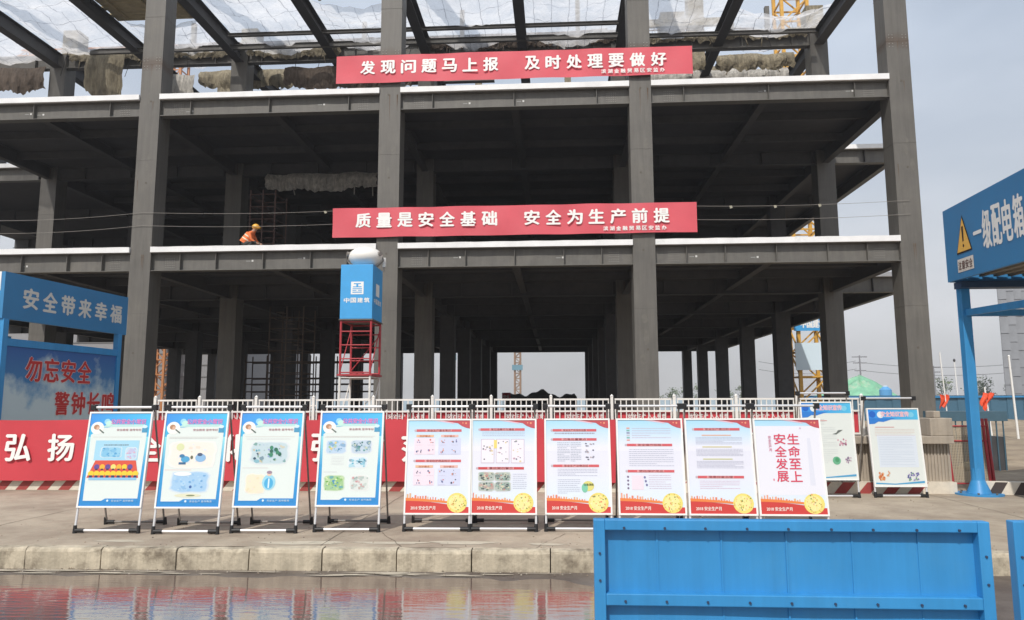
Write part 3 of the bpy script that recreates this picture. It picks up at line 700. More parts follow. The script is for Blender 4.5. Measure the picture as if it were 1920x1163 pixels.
def worker(loc):
    t = thing('person', 'construction worker in orange vest and yellow hard hat crouching on the middle floor edge', 'person', loc, local=True)
    skin = mat('skin', (.42, .24, .16), rough=.6); trou = mat('dark_trousers', (.05, .055, .05), rough=.9); shirt = mat('orange_jacket', (.72, .17, .05), rough=.8, noise=.1); hat = mat('yellow_hat', (.80, .42, .06), rough=.35)
    V = [(-.10, 0, .30), (-.03, 0, .42), (.08, 0, .57), (.17, 0, .68), (.23, 0, .74), (.28, 0, .82), (.30, 0, .89),
         (.16, -.17, .63), (.24, -.22, .42), (.40, -.14, .30), (.48, -.10, .27),
         (.16, .17, .63), (.26, .22, .42), (.42, .14, .32), (.50, .10, .29),
         (-.06, -.10, .27), (.26, -.14, .36), (.04, -.13, .07), (.20, -.14, .04),
         (-.06, .10, .27), (.27, .14, .36), (.05, .13, .07), (.21, .14, .04)]
    E = [(0, 1), (1, 2), (2, 3), (3, 4), (4, 5), (5, 6), (3, 7), (7, 8), (8, 9), (9, 10), (3, 11), (11, 12), (12, 13), (13, 14), (0, 15), (15, 16), (16, 17), (17, 18), (0, 19), (19, 20), (20, 21), (21, 22)]
    Rr = [.13, .13, .14, .12, .06, .085, .09, .065, .05, .04, .035, .065, .05, .04, .035, .10, .07, .05, .045, .10, .07, .05, .045]
    def mf(c):
        if c.z > .74 and c.x > .15: return 0
        if c.x > .41 and c.z < .34: return 0
        if c.z > .40 and c.x < .34 or (c.x > .12 and abs(c.y) > .16 and c.z > .36): return 2
        return 1
    body = skin_body('body', V, E, Rr, mf, t, [skin, trou, shirt])
    b = MB()
    vs = []; nu = 14
    for i in range(7):
        f = i/6; cx_ = -.08+.23*f; cz = .34+.30*f
        for j in range(nu):
            a = 2*pi*j/nu
            vs.append((cx_+(.175-.02*f)*cos(a)*.9, (.185)*sin(a), cz-.11*cos(a)*.9))
    b.add(vs, [(i*nu+j, i*nu+(j+1) % nu, (i+1)*nu+(j+1) % nu, (i+1)*nu+j) for i in range(6) for j in range(nu)], mat('orange_vest', (.85, .20, .06), rough=.75), True)
    v = b.build('vest', t, recalc=True)
    b = MB()
    for i in (2, 4):
        ring = vs[i*nu:(i+1)*nu]; c0 = Vector((-.08+.23*i/6, 0, .34+.30*i/6))
        r1 = [c0+(Vector(q)-c0)*1.03 for q in ring]; r2 = [q+Vector((.025, 0, .03)) for q in r1]
        b.add(r1+r2, [(j, (j+1) % nu, nu+(j+1) % nu, nu+j) for j in range(nu)], mat('reflective_band', (.75, .72, .55), rough=.4))
    b.build('reflective_bands', t)
    b = MB(); b.ball((.295, 0, .90), .125, .115, .105, hat, 18, 10); b.tube((.31, 0, .875), (.315, 0, .888), .155, hat, 18, .15); b.box(.39, .47, -.06, .06, .868, .882, hat); b.build('hard_hat', t)
    return t
worker((-9.17, 24.02, 6.72))

# ---------------------------------------------------------------- mobile light tower in front of the second column
t = thing('light_tower', 'narrow scaffold light tower with blue box and white balloon lamp before the second column', 'light tower', (-3.65, 18.4, .0))
x0, x1, y0, y1 = -4.03, -3.27, 18.0, 18.95
def frame_lift(z0, z1, m, name, rungs, diag):
    b = MB()
    for x in (x0, x1):
        for y in (y0, y1): b.tube((x, y, z0), (x, y, z1), .03, m, 8)
    for y in (y0, y1):
        for z in rungs: b.tube((x0, y, z), (x1, y, z), .018, m, 6)
    for x in (x0, x1):
        b.tube((x, y0, z1-.03), (x, y1, z1-.03), .018, m, 6)
        if diag: b.tube((x, y0, z0+.05), (x, y1, z1-.1), .014, m, 6)
    b.tube((x0, y1, z0+.1), (x1, y1, z1-.3), .014, m, 6)
    return b.build(name, t)
frame_lift(.1, 1.05, fence_white, 'white_lift', (.4, .8), True)
frame_lift(1.05, 2.30, fence_white, 'white_lift', (1.1, 1.72, 2.25), True)
frame_lift(2.34, 3.68, red_paint, 'red_lift', (2.38, 2.72, 3.06, 3.40, 3.64), True)
b = MB(); b.box(x0-.06, x1+.06, y0-.05, y1+.05, 2.30, 2.34, red_paint); b.build('platform', t)
b = MB(); b.box(x0-.03, x1+.03, y0-.04, y1+.04, 3.71, 5.09, blue_bright); bx = b.build('blue_box', t, bevel=.012)
b = MB(); b.box(x0-.05, x1+.05, y0-.06, y1+.06, 3.68, 3.71, steel); b.build('box_tray', t)
b = MB(); fy = y0-.043
def fr(X, Y): return (X, fy-.001, Y)
c = -3.63
b.add([fr(c-.16, 4.33), fr(c+.16, 4.33), fr(c+.16, 4.65), fr(c-.16, 4.65)], [(0, 1, 2, 3)], lettering_w)
def fr2(X, Y): return (X, fy-.003, Y)
for (a0, a1, z0_, z1_) in ((-.09, .09, 4.585, 4.61), (-.025, .025, 4.53, 4.585), (-.11, .11, 4.505, 4.53), (-.12, .12, 4.46, 4.48), (-.12, -.02, 4.42, 4.44), (.02, .12, 4.42, 4.44), (-.12, .12, 4.37, 4.395)):
    b.add([fr2(c+a0, z0_), fr2(c+a1, z0_), fr2(c+a1, z1_), fr2(c+a0, z1_)], [(0, 1, 2, 3)], blue_bright)
b.build('emblem', t, recalc=False).parent = bx
b = MB()
for i, ch in enumerate('中国建筑'): put_glyph(b, ch, (c-.33+.17*i, c-.33+.17*i+.135, 4.12, 4.24), lettering_w, fr, .03)
b.build('lettering', t, recalc=False).parent = bx; b = MB()
for i, ch in enumerate('中国建筑'): put_glyph(b, ch, (-.36+.19*i, -.36+.19*i+.15, 4.12, 4.25), lettering_w, lambda X, Y: (x1+.032, 18.475+X, Y), .03)
b.add([(x1+.032, 18.3, 4.33), (x1+.032, 18.65, 4.33), (x1+.032, 18.65, 4.65), (x1+.032, 18.3, 4.65)], [(0, 1, 2, 3)], lettering_w)
b.build('lettering', t, recalc=False).parent = bx
b = MB(); b.ball((-3.56, 18.45, 5.36), .44, .44, .27, mat('balloon_fabric', (.80, .78, .73), rough=.5, noise=.04), 28, 16); lamp = b.build('balloon_lamp', t)
b = MB()
for sg in (-1, 1): b.path([(-3.56+sg*.44, 18.44, 5.40), (-3.56+sg*.46, 18.42, 5.25), (-3.56+sg*.30, 18.42, 5.10)], .018, greytube, 6); b.tube((-3.56+sg*.36, 18.3, 5.42), (-3.56+sg*.44, 18.25, 5.42), .06, greytube, 10)
b.build('lamp_bracket', t)
b = MB(); b.box(-3.13, -3.06, 18.5, 18.58, 5.12, 5.36, white_paint); b.tube((-3.1, 18.54, 5.0), (-3.1, 18.54, 5.14), .012, greytube); b.build('small_antenna', t)

# ---------------------------------------------------------------- scaffold stair towers inside
def stair_tower(x0, x1, y0, y1, z0, z1, m, label):
    t = thing('scaffold_stair', label, 'scaffold', ((x0+x1)/2, (y0+y1)/2, z0), group='scaffold stair towers inside the frame')
    b = MB()
    for x in (x0, (x0+x1)/2, x1):
        for y in (y0, y1): b.tube((x, y, z0), (x, y, z1), .03, m, 6)
    b.build('standards', t)
    b = MB(); z = z0+.5
    while z < z1:
        for y in (y0, y1): b.tube((x0, y, z), (x1, y, z), .022, m, 5)
        for x in (x0, x1): b.tube((x, y0, z), (x, y1, z), .022, m, 5)
        z += .5
    b.build('ledgers', t)
    b = MB(); z = z0; k = 0
    while z < z1-1.4:
        for q in range(6):
            f = q/6; xx = x0+.15+(x1-x0-.3)*(f if k % 2 == 0 else 1-f)
            b.box(xx-.13, xx+.13, y0+.1, y0+.75, z+1.5*f, z+1.5*f+.03, m)
        z += 1.5; k += 1
    b.build('stair_treads', t)
stair_tower(-11.6, -10.05, 32.4, 34.0, 0, 6.0, dark_scaf, 'dark scaffold stair tower on the ground floor left of the light tower')
stair_tower(-10.65, -9.65, 27.6, 28.8, 6.83, 10.0, rust, 'rusty red scaffold stair on the middle floor beside the crouching worker')
# loose scaffold frames further in
t = thing('scaffold_bay', 'grey tube scaffold bays standing deep inside the ground floor', 'scaffold', (-16, 50, 0))
b = MB()
for i in range(7):
    x = -19.8+i*1.5
    for y in (49, 50.2): b.tube((x, y, 0), (x, y, 4.9), .045, dark_scaf, 5)
for z in (1.2, 2.4, 2.9, 3.3, 4.4):
    for y in (49, 50.2): b.box(-19.8, -10.8, y-.05, y+.05, z, z+.09, dark_scaf)
b.build('tubes', t)

# ---------------------------------------------------------------- poster stands
class Art:
    """flat print on a board: u to the right, v up, thin ink layers stacked towards the viewer"""
    def __init__(s, w, h): s.mb = MB(); s.w = w; s.h = h
    def P(s, u, v, l): return (u-s.w/2, -.0012*l, v)
    def poly(s, pts, col, l):
        m = col if not isinstance(col, str) else ink(col)
        s.mb.add([s.P(u, v, l) for u, v in pts], [tuple(range(len(pts)))], m)
    def rect(s, u0, v0, u1, v1, col, l): s.poly([(u0, v0), (u1, v0), (u1, v1), (u0, v1)], col, l)
    def ell(s, cu, cv, ru, rv, col, l, n=18): s.poly([(cu+ru*cos(2*pi*i/n), cv+rv*sin(2*pi*i/n)) for i in range(n)], col, l)
    def text(s, body, u, v, size, col, l, bold=.02, width=None):
        put_line(s.mb, body, u, v, size, ink(col), lambda X, Y: s.P(X, Y, l), bold, width)
    def glyph(s, ch, u0, u1, v0, v1, col, l, bold=.02): put_glyph(s.mb, ch, (u0, u1, v0, v1), ink(col), lambda X, Y: s.P(X, Y, l), bold)
    def lines(s, u0, v0, u1, v1, n, col, l, rnd, th=.004, fill=.92):
        for i in range(n):
            v = v1-(v1-v0)*(i+.5)/n; u = u0; e = u1 if i % 4 != 3 else u0+(u1-u0)*rnd.uniform(.4, .95)
            while u < e:
                q = rnd.uniform(.006, .03); s.rect(u, v, min(e, u+q*fill), v+th, col, l); u += q+.003
    def pic(s, u0, v0, u1, v1, bgc, pal, n, l, rnd):
        cu, cv = (u0+u1)/2, (v0+v1)/2; base = [int(bgc[i:i+2], 16) for i in (1, 3, 5)]
        ang = [rnd.uniform(.95, 1.04) for _ in range(24)]
        for k, g in enumerate((1.13, 1.06, 1.0)):
            f = (.35, .65, 1.0)[k]; c = '#%02x%02x%02x' % tuple(int(245+(q-245)*f) for q in base)
            s.poly([(cu+g*(u1-u0)/2*max(-1, min(1, 1.25*cos(2*pi*i/24)))*ang[i], cv+g*(v1-v0)/2*max(-1, min(1, 1.25*sin(2*pi*i/24)))*ang[i]) for i in range(24)], c, l+.12*k)
        for i in range(int(n*1.9)):
            a, b = rnd.uniform(u0+.012, u1-.012), rnd.uniform(v0+.010, v1-.010); r_ = rnd.uniform(.004, .024)*(1.2 if i < n*.7 else .6)
            k = rnd.randint(5, 9); ph = rnd.random()*6
            c = rnd.choice(pal)
            if i < n*.7:
                q = [int(c[j:j+2], 16) for j in (1, 3, 5)]; c = '#%02x%02x%02x' % tuple((q[j]*5+base[j]*5)//10 for j in range(3))
            pts = [(a+r_*rnd.uniform(.6, 1.6)*cos(ph+2*pi*q/k), b+r_*rnd.uniform(.5, 1.2)*sin(ph+2*pi*q/k)) for q in range(k)]
            s.poly([(min(u1, max(u0, q[0])), min(v1, max(v0, q[1]))) for q in pts], c, l+1+i*.03)

def blue_poster(kind, w=.70, h=1.03):
    a = Art(w, h); rnd = random.Random(kind*11+3)
    a.rect(0, 0, w, h, grad_material('print_blue_border', 'Z', .0, 1.0, '#2280c4', '#46b4dc'), 1)
    a.rect(0, h*.42, w, h*.74, grad_material('print_cyan_border', 'Z', h*.42, h*.74, '#3a98cc', '#8fd6e0'), 1.3)
    a.poly([(0, h*.86), (0, h), (w, h), (w, h*.84)], grad_material('print_blue_head', 'X', -w/2, w/2, '#3a8fdc', '#4cb8e4'), 1.6)
    # white body with a soft head
    a.poly([(.045, .06), (w-.045, .06), (w-.03, h*.80), (w-.05, h*.86), (w*.55, h*.865), (w*.30, h*.84), (.14, h*.84), (.03, h*.76)], '#e6efec', 2)
    a.poly([(.14, h*.845), (w-.08, h*.85), (w-.06, h*.875), (w*.3, h*.875)], '#bfe9e6', 2.4)
    a.ell(.095, h*.835, .075, .07, '#f7f7f2', 3); a.ell(.085, h*.845, .033, .028, '#b98a6c', 3.4); a.ell(.10, h*.835, .018, .02, '#e2b69c', 3.6)
    a.poly([(.115, h*.815), (.125, h*.825), (.18, h*.785), (.17, h*.775)], '#56685f', 3.5)
    a.ell(.20, h*.905, .035, .033, '#9fdcf2', 3); a.ell(.225, h*.885, .04, .03, '#c9f1e6', 3.2)
    a.text('公共安全小常识', w*.635, h*.882, .062, '#e58fd0', 4, .035, width=.40)
    a.text('公共安全小常识', w*.635-.002, h*.884, .062, '#d45fb4', 4.4, .0, width=.40)
    a.text('安全教育 宣传专栏', w*.66, h*.805, .026, '#c07a86', 4, .005, width=.28)
    a.rect(w-.09, h*.785, w-.03, h*.835, '#4f9cc4', 3); a.ell(w-.06, h*.85, .028, .018, '#d6f2ff', 3.3)
    a.rect(.06, h*.735, w-.08, h*.739, '#d9d2cc', 3)
    # foot band
    a.poly([(.045, .06), (w*.36, .06), (w*.42, .085), (w-.045, .085), (w-.045, .05), (.045, .05)], '#2f8fd6', 2.6)
    a.ell(w*.46, .062, .012, .012, '#dff2ff', 3); a.text('安全生产 宣传教育', w*.70, .052, .024, '#cfe9fa', 3, .003, width=.25)
    pal = ['#4f9fb4', '#7fb6c8', '#3f7f6e', '#c9d6b0', '#7cab86', '#9aa7d6', '#35586e', '#e0c79a']
    if kind == 0:
        a.rect(.10, h*.485, w-.10, h*.70, '#a9dcf2', 3); a.lines(.2, h*.63, w-.22, h*.66, 1, '#7f93a3', 4, rnd, .012)
        a.pic(.18, h*.52, w-.30, h*.625, '#9ad2ee', ['#5aa9dd', '#78bfe8', '#6fb4e4'], 16, 3.4, rnd); a.pic(w-.24, h*.50, w-.12, h*.62, '#c4def0', ['#e0b4cc', '#c4b0e0'], 8, 3.4, rnd)
        a.poly([(.05, h*.30), (.125, h*.485), (w-.115, h*.485), (w-.065, h*.30)], '#e05a44', 4)
        for i in range(9):
            u = .095+i*.063; a.ell(u, h*.345, .034, .030, '#f2d33c', 5); a.rect(u-.018, h*.303, u+.018, h*.326, '#243a6e', 5.5)
        for i in range(7):
            u = .15+i*.063; a.ell(u, h*.415, .030, .030, rnd.choice(['#f2d33c', '#6a4f9a', '#f4b93c', '#efe27c']), 4.6); a.rect(u-.014, h*.382, u+.014, h*.397, '#3a3a52', 4.8)
        a.rect(.075, h*.275, w-.085, h*.302, '#8fc8ee', 4.2)
    elif kind == 1:
        a.lines(.06, h*.715, w-.1, h*.73, 1, '#b9aeb0', 3, rnd)
        a.pic(.10, h*.42, w-.12, h*.68, '#f6efe6', ['#f3d9c4', '#e6ecf4'], 10, 3, rnd)
        a.ell(.20, h*.63, .045, .04, '#dfe6b4', 4.2); a.ell(.27, h*.50, .05, .035, '#54a6d4', 5); a.ell(.23, h*.535, .03, .02, '#3f7fae', 5.2); a.rect(.20, h*.445, .28, h*.468, '#3a6f96', 5.3)
        a.ell(.44, h*.515, .06, .045, '#8fbde6', 5); a.ell(.43, h*.55, .03, .018, '#4a5f7c', 5.3); a.ell(.34, h*.52, .015, .02, '#6a6f5a', 5.1)
        a.rect(.05, h*.385, w*.5, h*.389, '#efb9b4', 3)
        a.pic(.15, h*.16, w-.16, h*.36, '#a9d0f0', ['#8fc2ee', '#bfe0f6', '#78aee0'], 14, 3, rnd); a.ell(.26, h*.345, .10, .022, '#f2f8fb', 4.5); a.ell(.34, h*.12, .15, .02, '#e6e6c8', 3.5); a.ell(.37, h*.12, .05, .008, '#7f8a6a', 4); a.ell(.36, h*.21, .015, .015, '#3f6fae', 5)
    elif kind == 2:
        a.lines(.08, h*.70, w-.12, h*.72, 1, '#c8bcbe', 3, rnd)
        a.pic(.15, h*.45, w-.15, h*.675, '#c6dbe2', pal, 26, 3, rnd)
        for i in range(8): a.ell(.42+rnd.uniform(-.05, .06), h*(.57+rnd.uniform(-.05, .05)), .02, .022, rnd.choice(['#2f6f5c', '#3f8a6e', '#4f9c7c']), 6+i*.05)
        a.rect(.06, h*.40, w*.5, h*.404, '#d4c4c8', 3)
        a.pic(.12, h*.14, .32, h*.33, '#f2ead0', ['#e8dcb4', '#f4e6d6'], 8, 3, rnd)
        a.ell(.37, h*.25, .075, .085, '#9fdcf0', 4); a.ell(.37, h*.24, .05, .06, '#4fb2e2', 4.4); a.rect(.362, h*.19, .378, h*.29, '#e2f6ff', 4.8); a.ell(.37, h*.355, .03, .018, '#a08a9e', 4.6); a.ell(.37, h*.335, .025, .02, '#f0cdb6', 4.5)
    else:
        g_ = ['#2f6f6a', '#5f9f9a', '#a9c6d2', '#6f8fae', '#cfd9c0', '#3c6a7c']
        a.lines(.05, h*.715, w-.1, h*.735, 1, '#c4b8ba', 3, rnd)
        a.pic(.08, h*.555, .29, h*.69, '#c0d8ee', ['#6fb0dc', '#5a8fb8', '#9fc98a', '#e8d28f'], 18, 3, rnd)
        a.pic(.36, h*.555, .58, h*.69, '#c6d8e8', g_, 22, 3, rnd)
        a.lines(.14, h*.42, .28, h*.52, 6, '#c9c9cf', 3, rnd, .003)
        a.pic(.34, h*.40, .54, h*.51, '#dcebf2', ['#5fb8d4', '#3f9cc0', '#8fd0e2', '#4f7a8f'], 16, 3, rnd)
        a.pic(.08, h*.16, .29, h*.31, '#a9d09a', ['#6fae4f', '#8cc46a', '#3f8fc8', '#5fa86a', '#dfeec0'], 24, 3, rnd)
        a.pic(.37, h*.16, .57, h*.31, '#dfe6e2', ['#b4c6c0', '#d49a9e', '#9fb2ae', '#c9b6b0'], 18, 3, rnd)
        a.rect(.06, h*.35, w*.3, h*.354, '#c8c8cc', 3)
    return a

def red_poster(kind, w=.715, h=1.03):
    a = Art(w, h); rnd = random.Random(kind*17+5)
    a.rect(0, 0, w, h, '#e9eaf7', 1)
    a.rect(0, h*.66, w, h, grad_material('print_sky_corner', 'Z', h*.70, h*1.0, '#dcdde9', '#9fd0e8'), 1.4)
    a.rect(0, 0, w, h*.5, grad_material('print_pale_foot', 'Z', 0, h*.5, '#cfdfea', '#d9dae6'), 1.2)
    # red ribbon corner
    a.poly([(w*.50, h), (w, h), (w, h*.905), (w*.93, h*.915), (w*.86, h*.935), (w*.80, h*.965), (w*.70, h*.975)], '#c4535a', 3)
    a.poly([(w*.36, h), (w*.66, h), (w*.76, h*.955), (w*.66, h*.968)], '#f0c9d8', 2.6)
    for du, dv, r_ in ((.93, .965, .012), (.88, .968, .008)): a.ell(w*du, h*dv, r_, r_, '#f0a27c', 3.6, 5)
    # foot: red hill, orange skyline, flower globe
    pts = [(0, 0), (w, 0), (w, .07)]
    pts += [(w*(1-i/12), .06+.075*sin(pi*.5*(i/12))) for i in range(1, 13)]
    a.poly(pts, '#d2433f', 3)
    hill = [(w*i/14, .135-.05*(i/14)**1.6) for i in range(11)]
    a.poly(hill+[(q[0], q[1]+.032-.02*q[0]) for q in hill[::-1]], '#f08a4a', 3.4)
    for i in range(15):
        u = .015+i*.029; hh = rnd.uniform(.012, .045)*(1.3-.055*i); a.rect(u, .155-.002*i, u+rnd.uniform(.010, .022), .165+hh-.002*i, rnd.choice(['#e88a72', '#f0a78a', '#e6b48a']), 3.2)
    a.text('2018 安全生产月', w*.28, .042, .044, '#fbeee6', 4, .022, width=.275)
    a.ell(w*.81, .115, .112, .108, '#f3e27c', 4); a.ell(w*.80, .118, .085, .082, '#f6ecA0'.lower(), 4.3)
    for i in range(42):
        an = rnd.uniform(0, 2*pi); rr = .10*math.sqrt(rnd.random()); a.ell(w*.81+rr*cos(an), .115+rr*sin(an), rnd.uniform(.004, .010), rnd.uniform(.004, .010), rnd.choice(['#e9b86c', '#d8cf5c', '#f7f2c0', '#c9a24a', '#7f8f4a', '#f2c9a0', '#e88f6a']), 4.6+i*.02, 7)
    def pill(u0, v, u1, txt, c='#d9636a', c2='#e9a0a0', s_=.026):
        a.rect(u0, v-.014, u1, v+.014, c, 3); a.rect(u0+(u1-u0)*.2, v-.011, u1-(u1-u0)*.22, v+.011, c2, 3.3); a.ell(u0-.012, v, .014, .014, '#c9bcc4', 3.2, 10)
        a.text(txt, (u0+u1)/2, v-.009, s_, '#8e2b35', 3.8, .006, width=(u1-u0)*.52)
    body = '#a4a8c0'
    if kind == 0:
        for v, tx in ((h*.885, '安全生产基本常识'), (h*.555, '安全防护用品知识')):
            pill(.10, v, w-.10, tx)
            for u0, c in ((.10, '#eebf9a'), (.38, '#eec0b4')):
                a.rect(u0, v-.075, u0+.20, v-.048, c, 3); a.text('防护要点', u0+.10, v-.072, .022, '#c86450', 3.6, .006, width=.12)
            a.rect(.08, v-.27, .315, v-.085, '#f3e2ee', 2.4); a.rect(.355, v-.27, .61, v-.085, '#d6dcf5', 2.4)
            for r_ in range(2):
                for c in range(4):
                    u = .13+c*.135; vv = v-.125-.1*r_
                    for q in range(4): a.ell(u+rnd.uniform(-.025, .03), vv+rnd.uniform(-.022, .022), rnd.uniform(.004, .011), rnd.uniform(.005, .014), rnd.choice(['#5f6a96', '#8f8fb8', '#d06a6a', '#3f4766', '#e0a08a']), 3.4+q*.1, 7)
                    a.lines(u-.035, vv-.045, u+.04, vv-.035, 1, '#c3b6cc', 3, rnd, .003)
    elif kind == 1:
        pill(.09, h*.895, w-.12, '常见违章行为漫画'); a.lines(.11, h*.815, w-.12, h*.875, 3, body, 3, rnd)
        for c in range(3):
            u0 = .10+c*.17; a.rect(u0, h*.53, u0+.15, h*.79, '#c5b2c8', 2.4); a.rect(u0+.005, h*.535, u0+.145, h*.785, '#f3eef7', 2.8)
            for q in range(13):
                a.ell(u0+rnd.uniform(.02, .13), h*rnd.uniform(.55, .77), rnd.uniform(.004, .018), rnd.uniform(.004, .012), rnd.choice(['#7f7f92', '#4a4a5c', '#c6a6b6', '#a7b29a', '#e0cfa0']), 3+q*.05, 7)
        a.rect(.245, h*.69, .28, h*.78, '#f0dc7c', 4)
        pill(.07, h*.475, w-.13, '事故案例警示', '#cf4a4e')
        for q, (u0, v0) in enumerate(((.08, h*.34), (.26, h*.34), (.08, h*.235), (.26, h*.235))):
            a.pic(u0, v0, u0+.17, v0+.095, '#b9c4be', ['#5f6f6a', '#8f9f96', '#c98f86', '#4a5658', '#d8d4b8', '#7fa89a'], 22, 3, rnd)
        a.lines(.46, h*.25, w-.10, h*.42, 8, body, 3, rnd)
    elif kind == 2:
        pill(.08, h*.885, w-.14, '安全生产月活动主题'); a.lines(.1, h*.83, w-.16, h*.86, 1, '#a9a9bb', 3, rnd, .014)
        pill(.08, h*.785, w-.14, '应急处置要点'); 
        a.lines(.13, h*.54, .27, h*.755, 12, '#aeb6c6', 3, rnd, .006); a.lines(.28, h*.54, .40, h*.755, 12, '#aeb6c6', 3, rnd, .006)
        for k in range(3):
            for q in range(6): a.ell(.49+rnd.uniform(-.05, .05), h*(.73-.075*k)+rnd.uniform(-.02, .02), .012, .008, rnd.choice(['#9a9aa8', '#6f6f7f', '#c8b8bc']), 3+q*.1, 7)
        pill(.08, h*.50, w-.12, '安全生产法律法规'); a.lines(.13, h*.385, w-.14, h*.47, 5, body, 3, rnd); a.lines(.13, h*.20, .38, h*.36, 8, body, 3, rnd)
        a.ell(.47, h*.285, .065, .055, '#e3dc82', 3); a.ell(.43, h*.265, .035, .05, '#7fcdb0', 3.4); a.text('应急演练', .475, h*.29, .028, '#5f6a2a', 4, .015)
    elif kind == 3:
        for k in range(6): a.rect(.10, h*(.90-.026*k), .135, h*(.915-.026*k), rnd.choice(['#e8a79a', '#7fb8b0', '#8f8fae', '#c8c8d2']), 3)
        a.lines(.16, h*.79, w-.12, h*.915, 5, '#c9a9bd', 3, rnd)
        pill(.10, h*.725, w-.11, '安全操作规程'); a.lines(.12, h*.49, w-.10, h*.685, 9, body, 3, rnd)
        pill(.10, h*.445, w-.10, '劳动保护用品'); 
        for k in range(4): a.ell(.10, h*(.385-.04*k), .012, .012, '#7a6f8a', 3, 8)
        a.rect(.14, h*.25, .27, h*.40, '#f2e2ee', 2.5); a.lines(.33, h*.25, w-.14, h*.41, 7, '#c9a9c4', 3, rnd)
        for k in range(3): a.ell(.285+.01*k, h*(.38-.04*k), .012, .014, '#7a7aa8', 3.4, 8)
    elif kind == 4:
        pill(.09, h*.895, w-.12, '安全生产责任制'); 
        for v, c in ((h*.83, '#e6b7a0'), (h*.705, '#d9d09a'), (h*.575, '#d2d29a')):
            a.rect(.17, v-.006, w-.22, v+.006, c, 3); a.lines(.10, v-.105, w-.10, v-.02, 6, body, 3, rnd)
        pill(.10, h*.385, w-.11, '隐患排查治理'); a.lines(.12, h*.255, w-.16, h*.35, 5, '#d9a9c6', 3, rnd)
    else:
        a.rect(0, h*.2, w, h*.93, '#eeeef8', 1.6)
        for i, ch in enumerate('生命至上'): a.glyph(ch, w*.490, w*.665, h*(.735-.132*i), h*(.845-.132*i), '#de4c68', 4, .02)
        for i, ch in enumerate('安全发展'): a.glyph(ch, w*.285, w*.460, h*(.735-.132*i), h*(.845-.132*i), '#de4c68', 4, .02)
        for i, ch in enumerate('安全生产月'): a.glyph(ch, w*.195, w*.240, h*(.795-.034*i), h*(.825-.034*i), '#e592aa', 4, .01)
        a.ell(w*.235, h*.36, .008, .014, '#e07a96', 4, 8); a.ell(w*.70, h*.905, .012, .010, '#dcc4dc', 3, 8)
        a.poly([(w*.78, h*.3), (w*.86, h*.3), (w*.84, h*.8), (w*.79, h*.8)], '#e3e6f2', 1.8)
    return a

def notice_poster(kind, w=.75, h=1.14):
    a = Art(w, h); rnd = random.Random(kind*23+9)
    a.rect(0, 0, w, h, '#e4ebe8', 1)
    a.rect(0, h*.86, w, h, grad_material('print_notice_head', 'X', -w/2, w/2, '#2f84d8', '#4fb4dc'), 2)
    a.poly([(0, h*.80), (0, h*.88), (w*.55, h*.88), (w*.30, h*.83), (w*.2, h*.835), (w*.12, h*.805)], '#2f80d8', 2.4)
    a.ell(w*.09, h*.93, .05, .05, '#1f6ac8', 2.8); a.ell(w*.25, h*.925, .05, .05, '#e9f1f4', 2.7); a.ell(w*.86, h*.925, .045, .04, '#7fd0ee', 2.7)
    a.text('安全知识宣传', w*.54, h*.905, .085, '#f3c6d0', 3.2, .05, width=.42); a.text('安全知识宣传', w*.54, h*.905, .085, '#d64a62', 3.6, .0, width=.42)
    a.rect(w*.12, h*.757, w*.5, h*.765, '#d98a8a', 3)
    if kind == 0:
        a.lines(.06, h*.70, w*.45, h*.79, 3, '#b8bcc0', 3, rnd); a.lines(.08, h*.20, w*.66, h*.68, 20, '#cfd4d8', 3, rnd)
        a.poly([(w*.58, h*.585), (w*.66, h*.58), (w*.80, h*.64), (w*.70, h*.635), (w*.66, h*.60)], '#6f7672', 3.5)
        for q in range(14): a.ell(w*rnd.uniform(.68, .84), h*rnd.uniform(.44, .52), .012, .014, rnd.choice(['#b86a86', '#8f5a7a', '#d9a0b4']), 3.4+q*.05, 7)
        a.ell(w*.62, h*.24, .06, .06, '#6fb690', 3.4); a.ell(w*.63, h*.25, .03, .035, '#4f9a72', 3.8)
        for q in range(14): a.ell(w*rnd.uniform(.78, .92), h*rnd.uniform(.21, .29), .010, .014, rnd.choice(['#7a6a8a', '#9a7f9e', '#c9b4c0']), 3.4+q*.05, 7)
    else:
        a.rect(.10, h*.24, w-.07, h*.66, '#dfe9f5', 2); a.lines(.08, h*.64, w-.08, h*.74, 5, '#e0bcb4', 3, rnd); a.lines(.12, h*.26, w-.12, h*.63, 17, '#b9c8dc', 3, rnd)
        for q in range(22): a.ell(w*rnd.uniform(.10, .20), h*rnd.uniform(.08, .17), .016, .018, rnd.choice(['#d98a5a', '#c86f3f', '#e6b48a']), 3.4+q*.03, 8)
        for q in range(8): a.ell(w*rnd.uniform(.25, .32), h*rnd.uniform(.12, .19), .009, .014, '#d9a07a', 3.4+q*.03, 7)
        for q in range(26): a.ell(w*rnd.uniform(.66, .88), h*rnd.uniform(.07, .17), .013, .014, rnd.choice(['#7f7ab4', '#5a5f9a', '#7fa88a', '#a9a0c8']), 3.4+q*.03, 7)
    a.poly([(w*.02, .05), (w*.4, .035), (w*.98, .075), (w*.98, .045), (w*.4, .02), (w*.02, .03)], '#4fa4d6', 3)
    return a

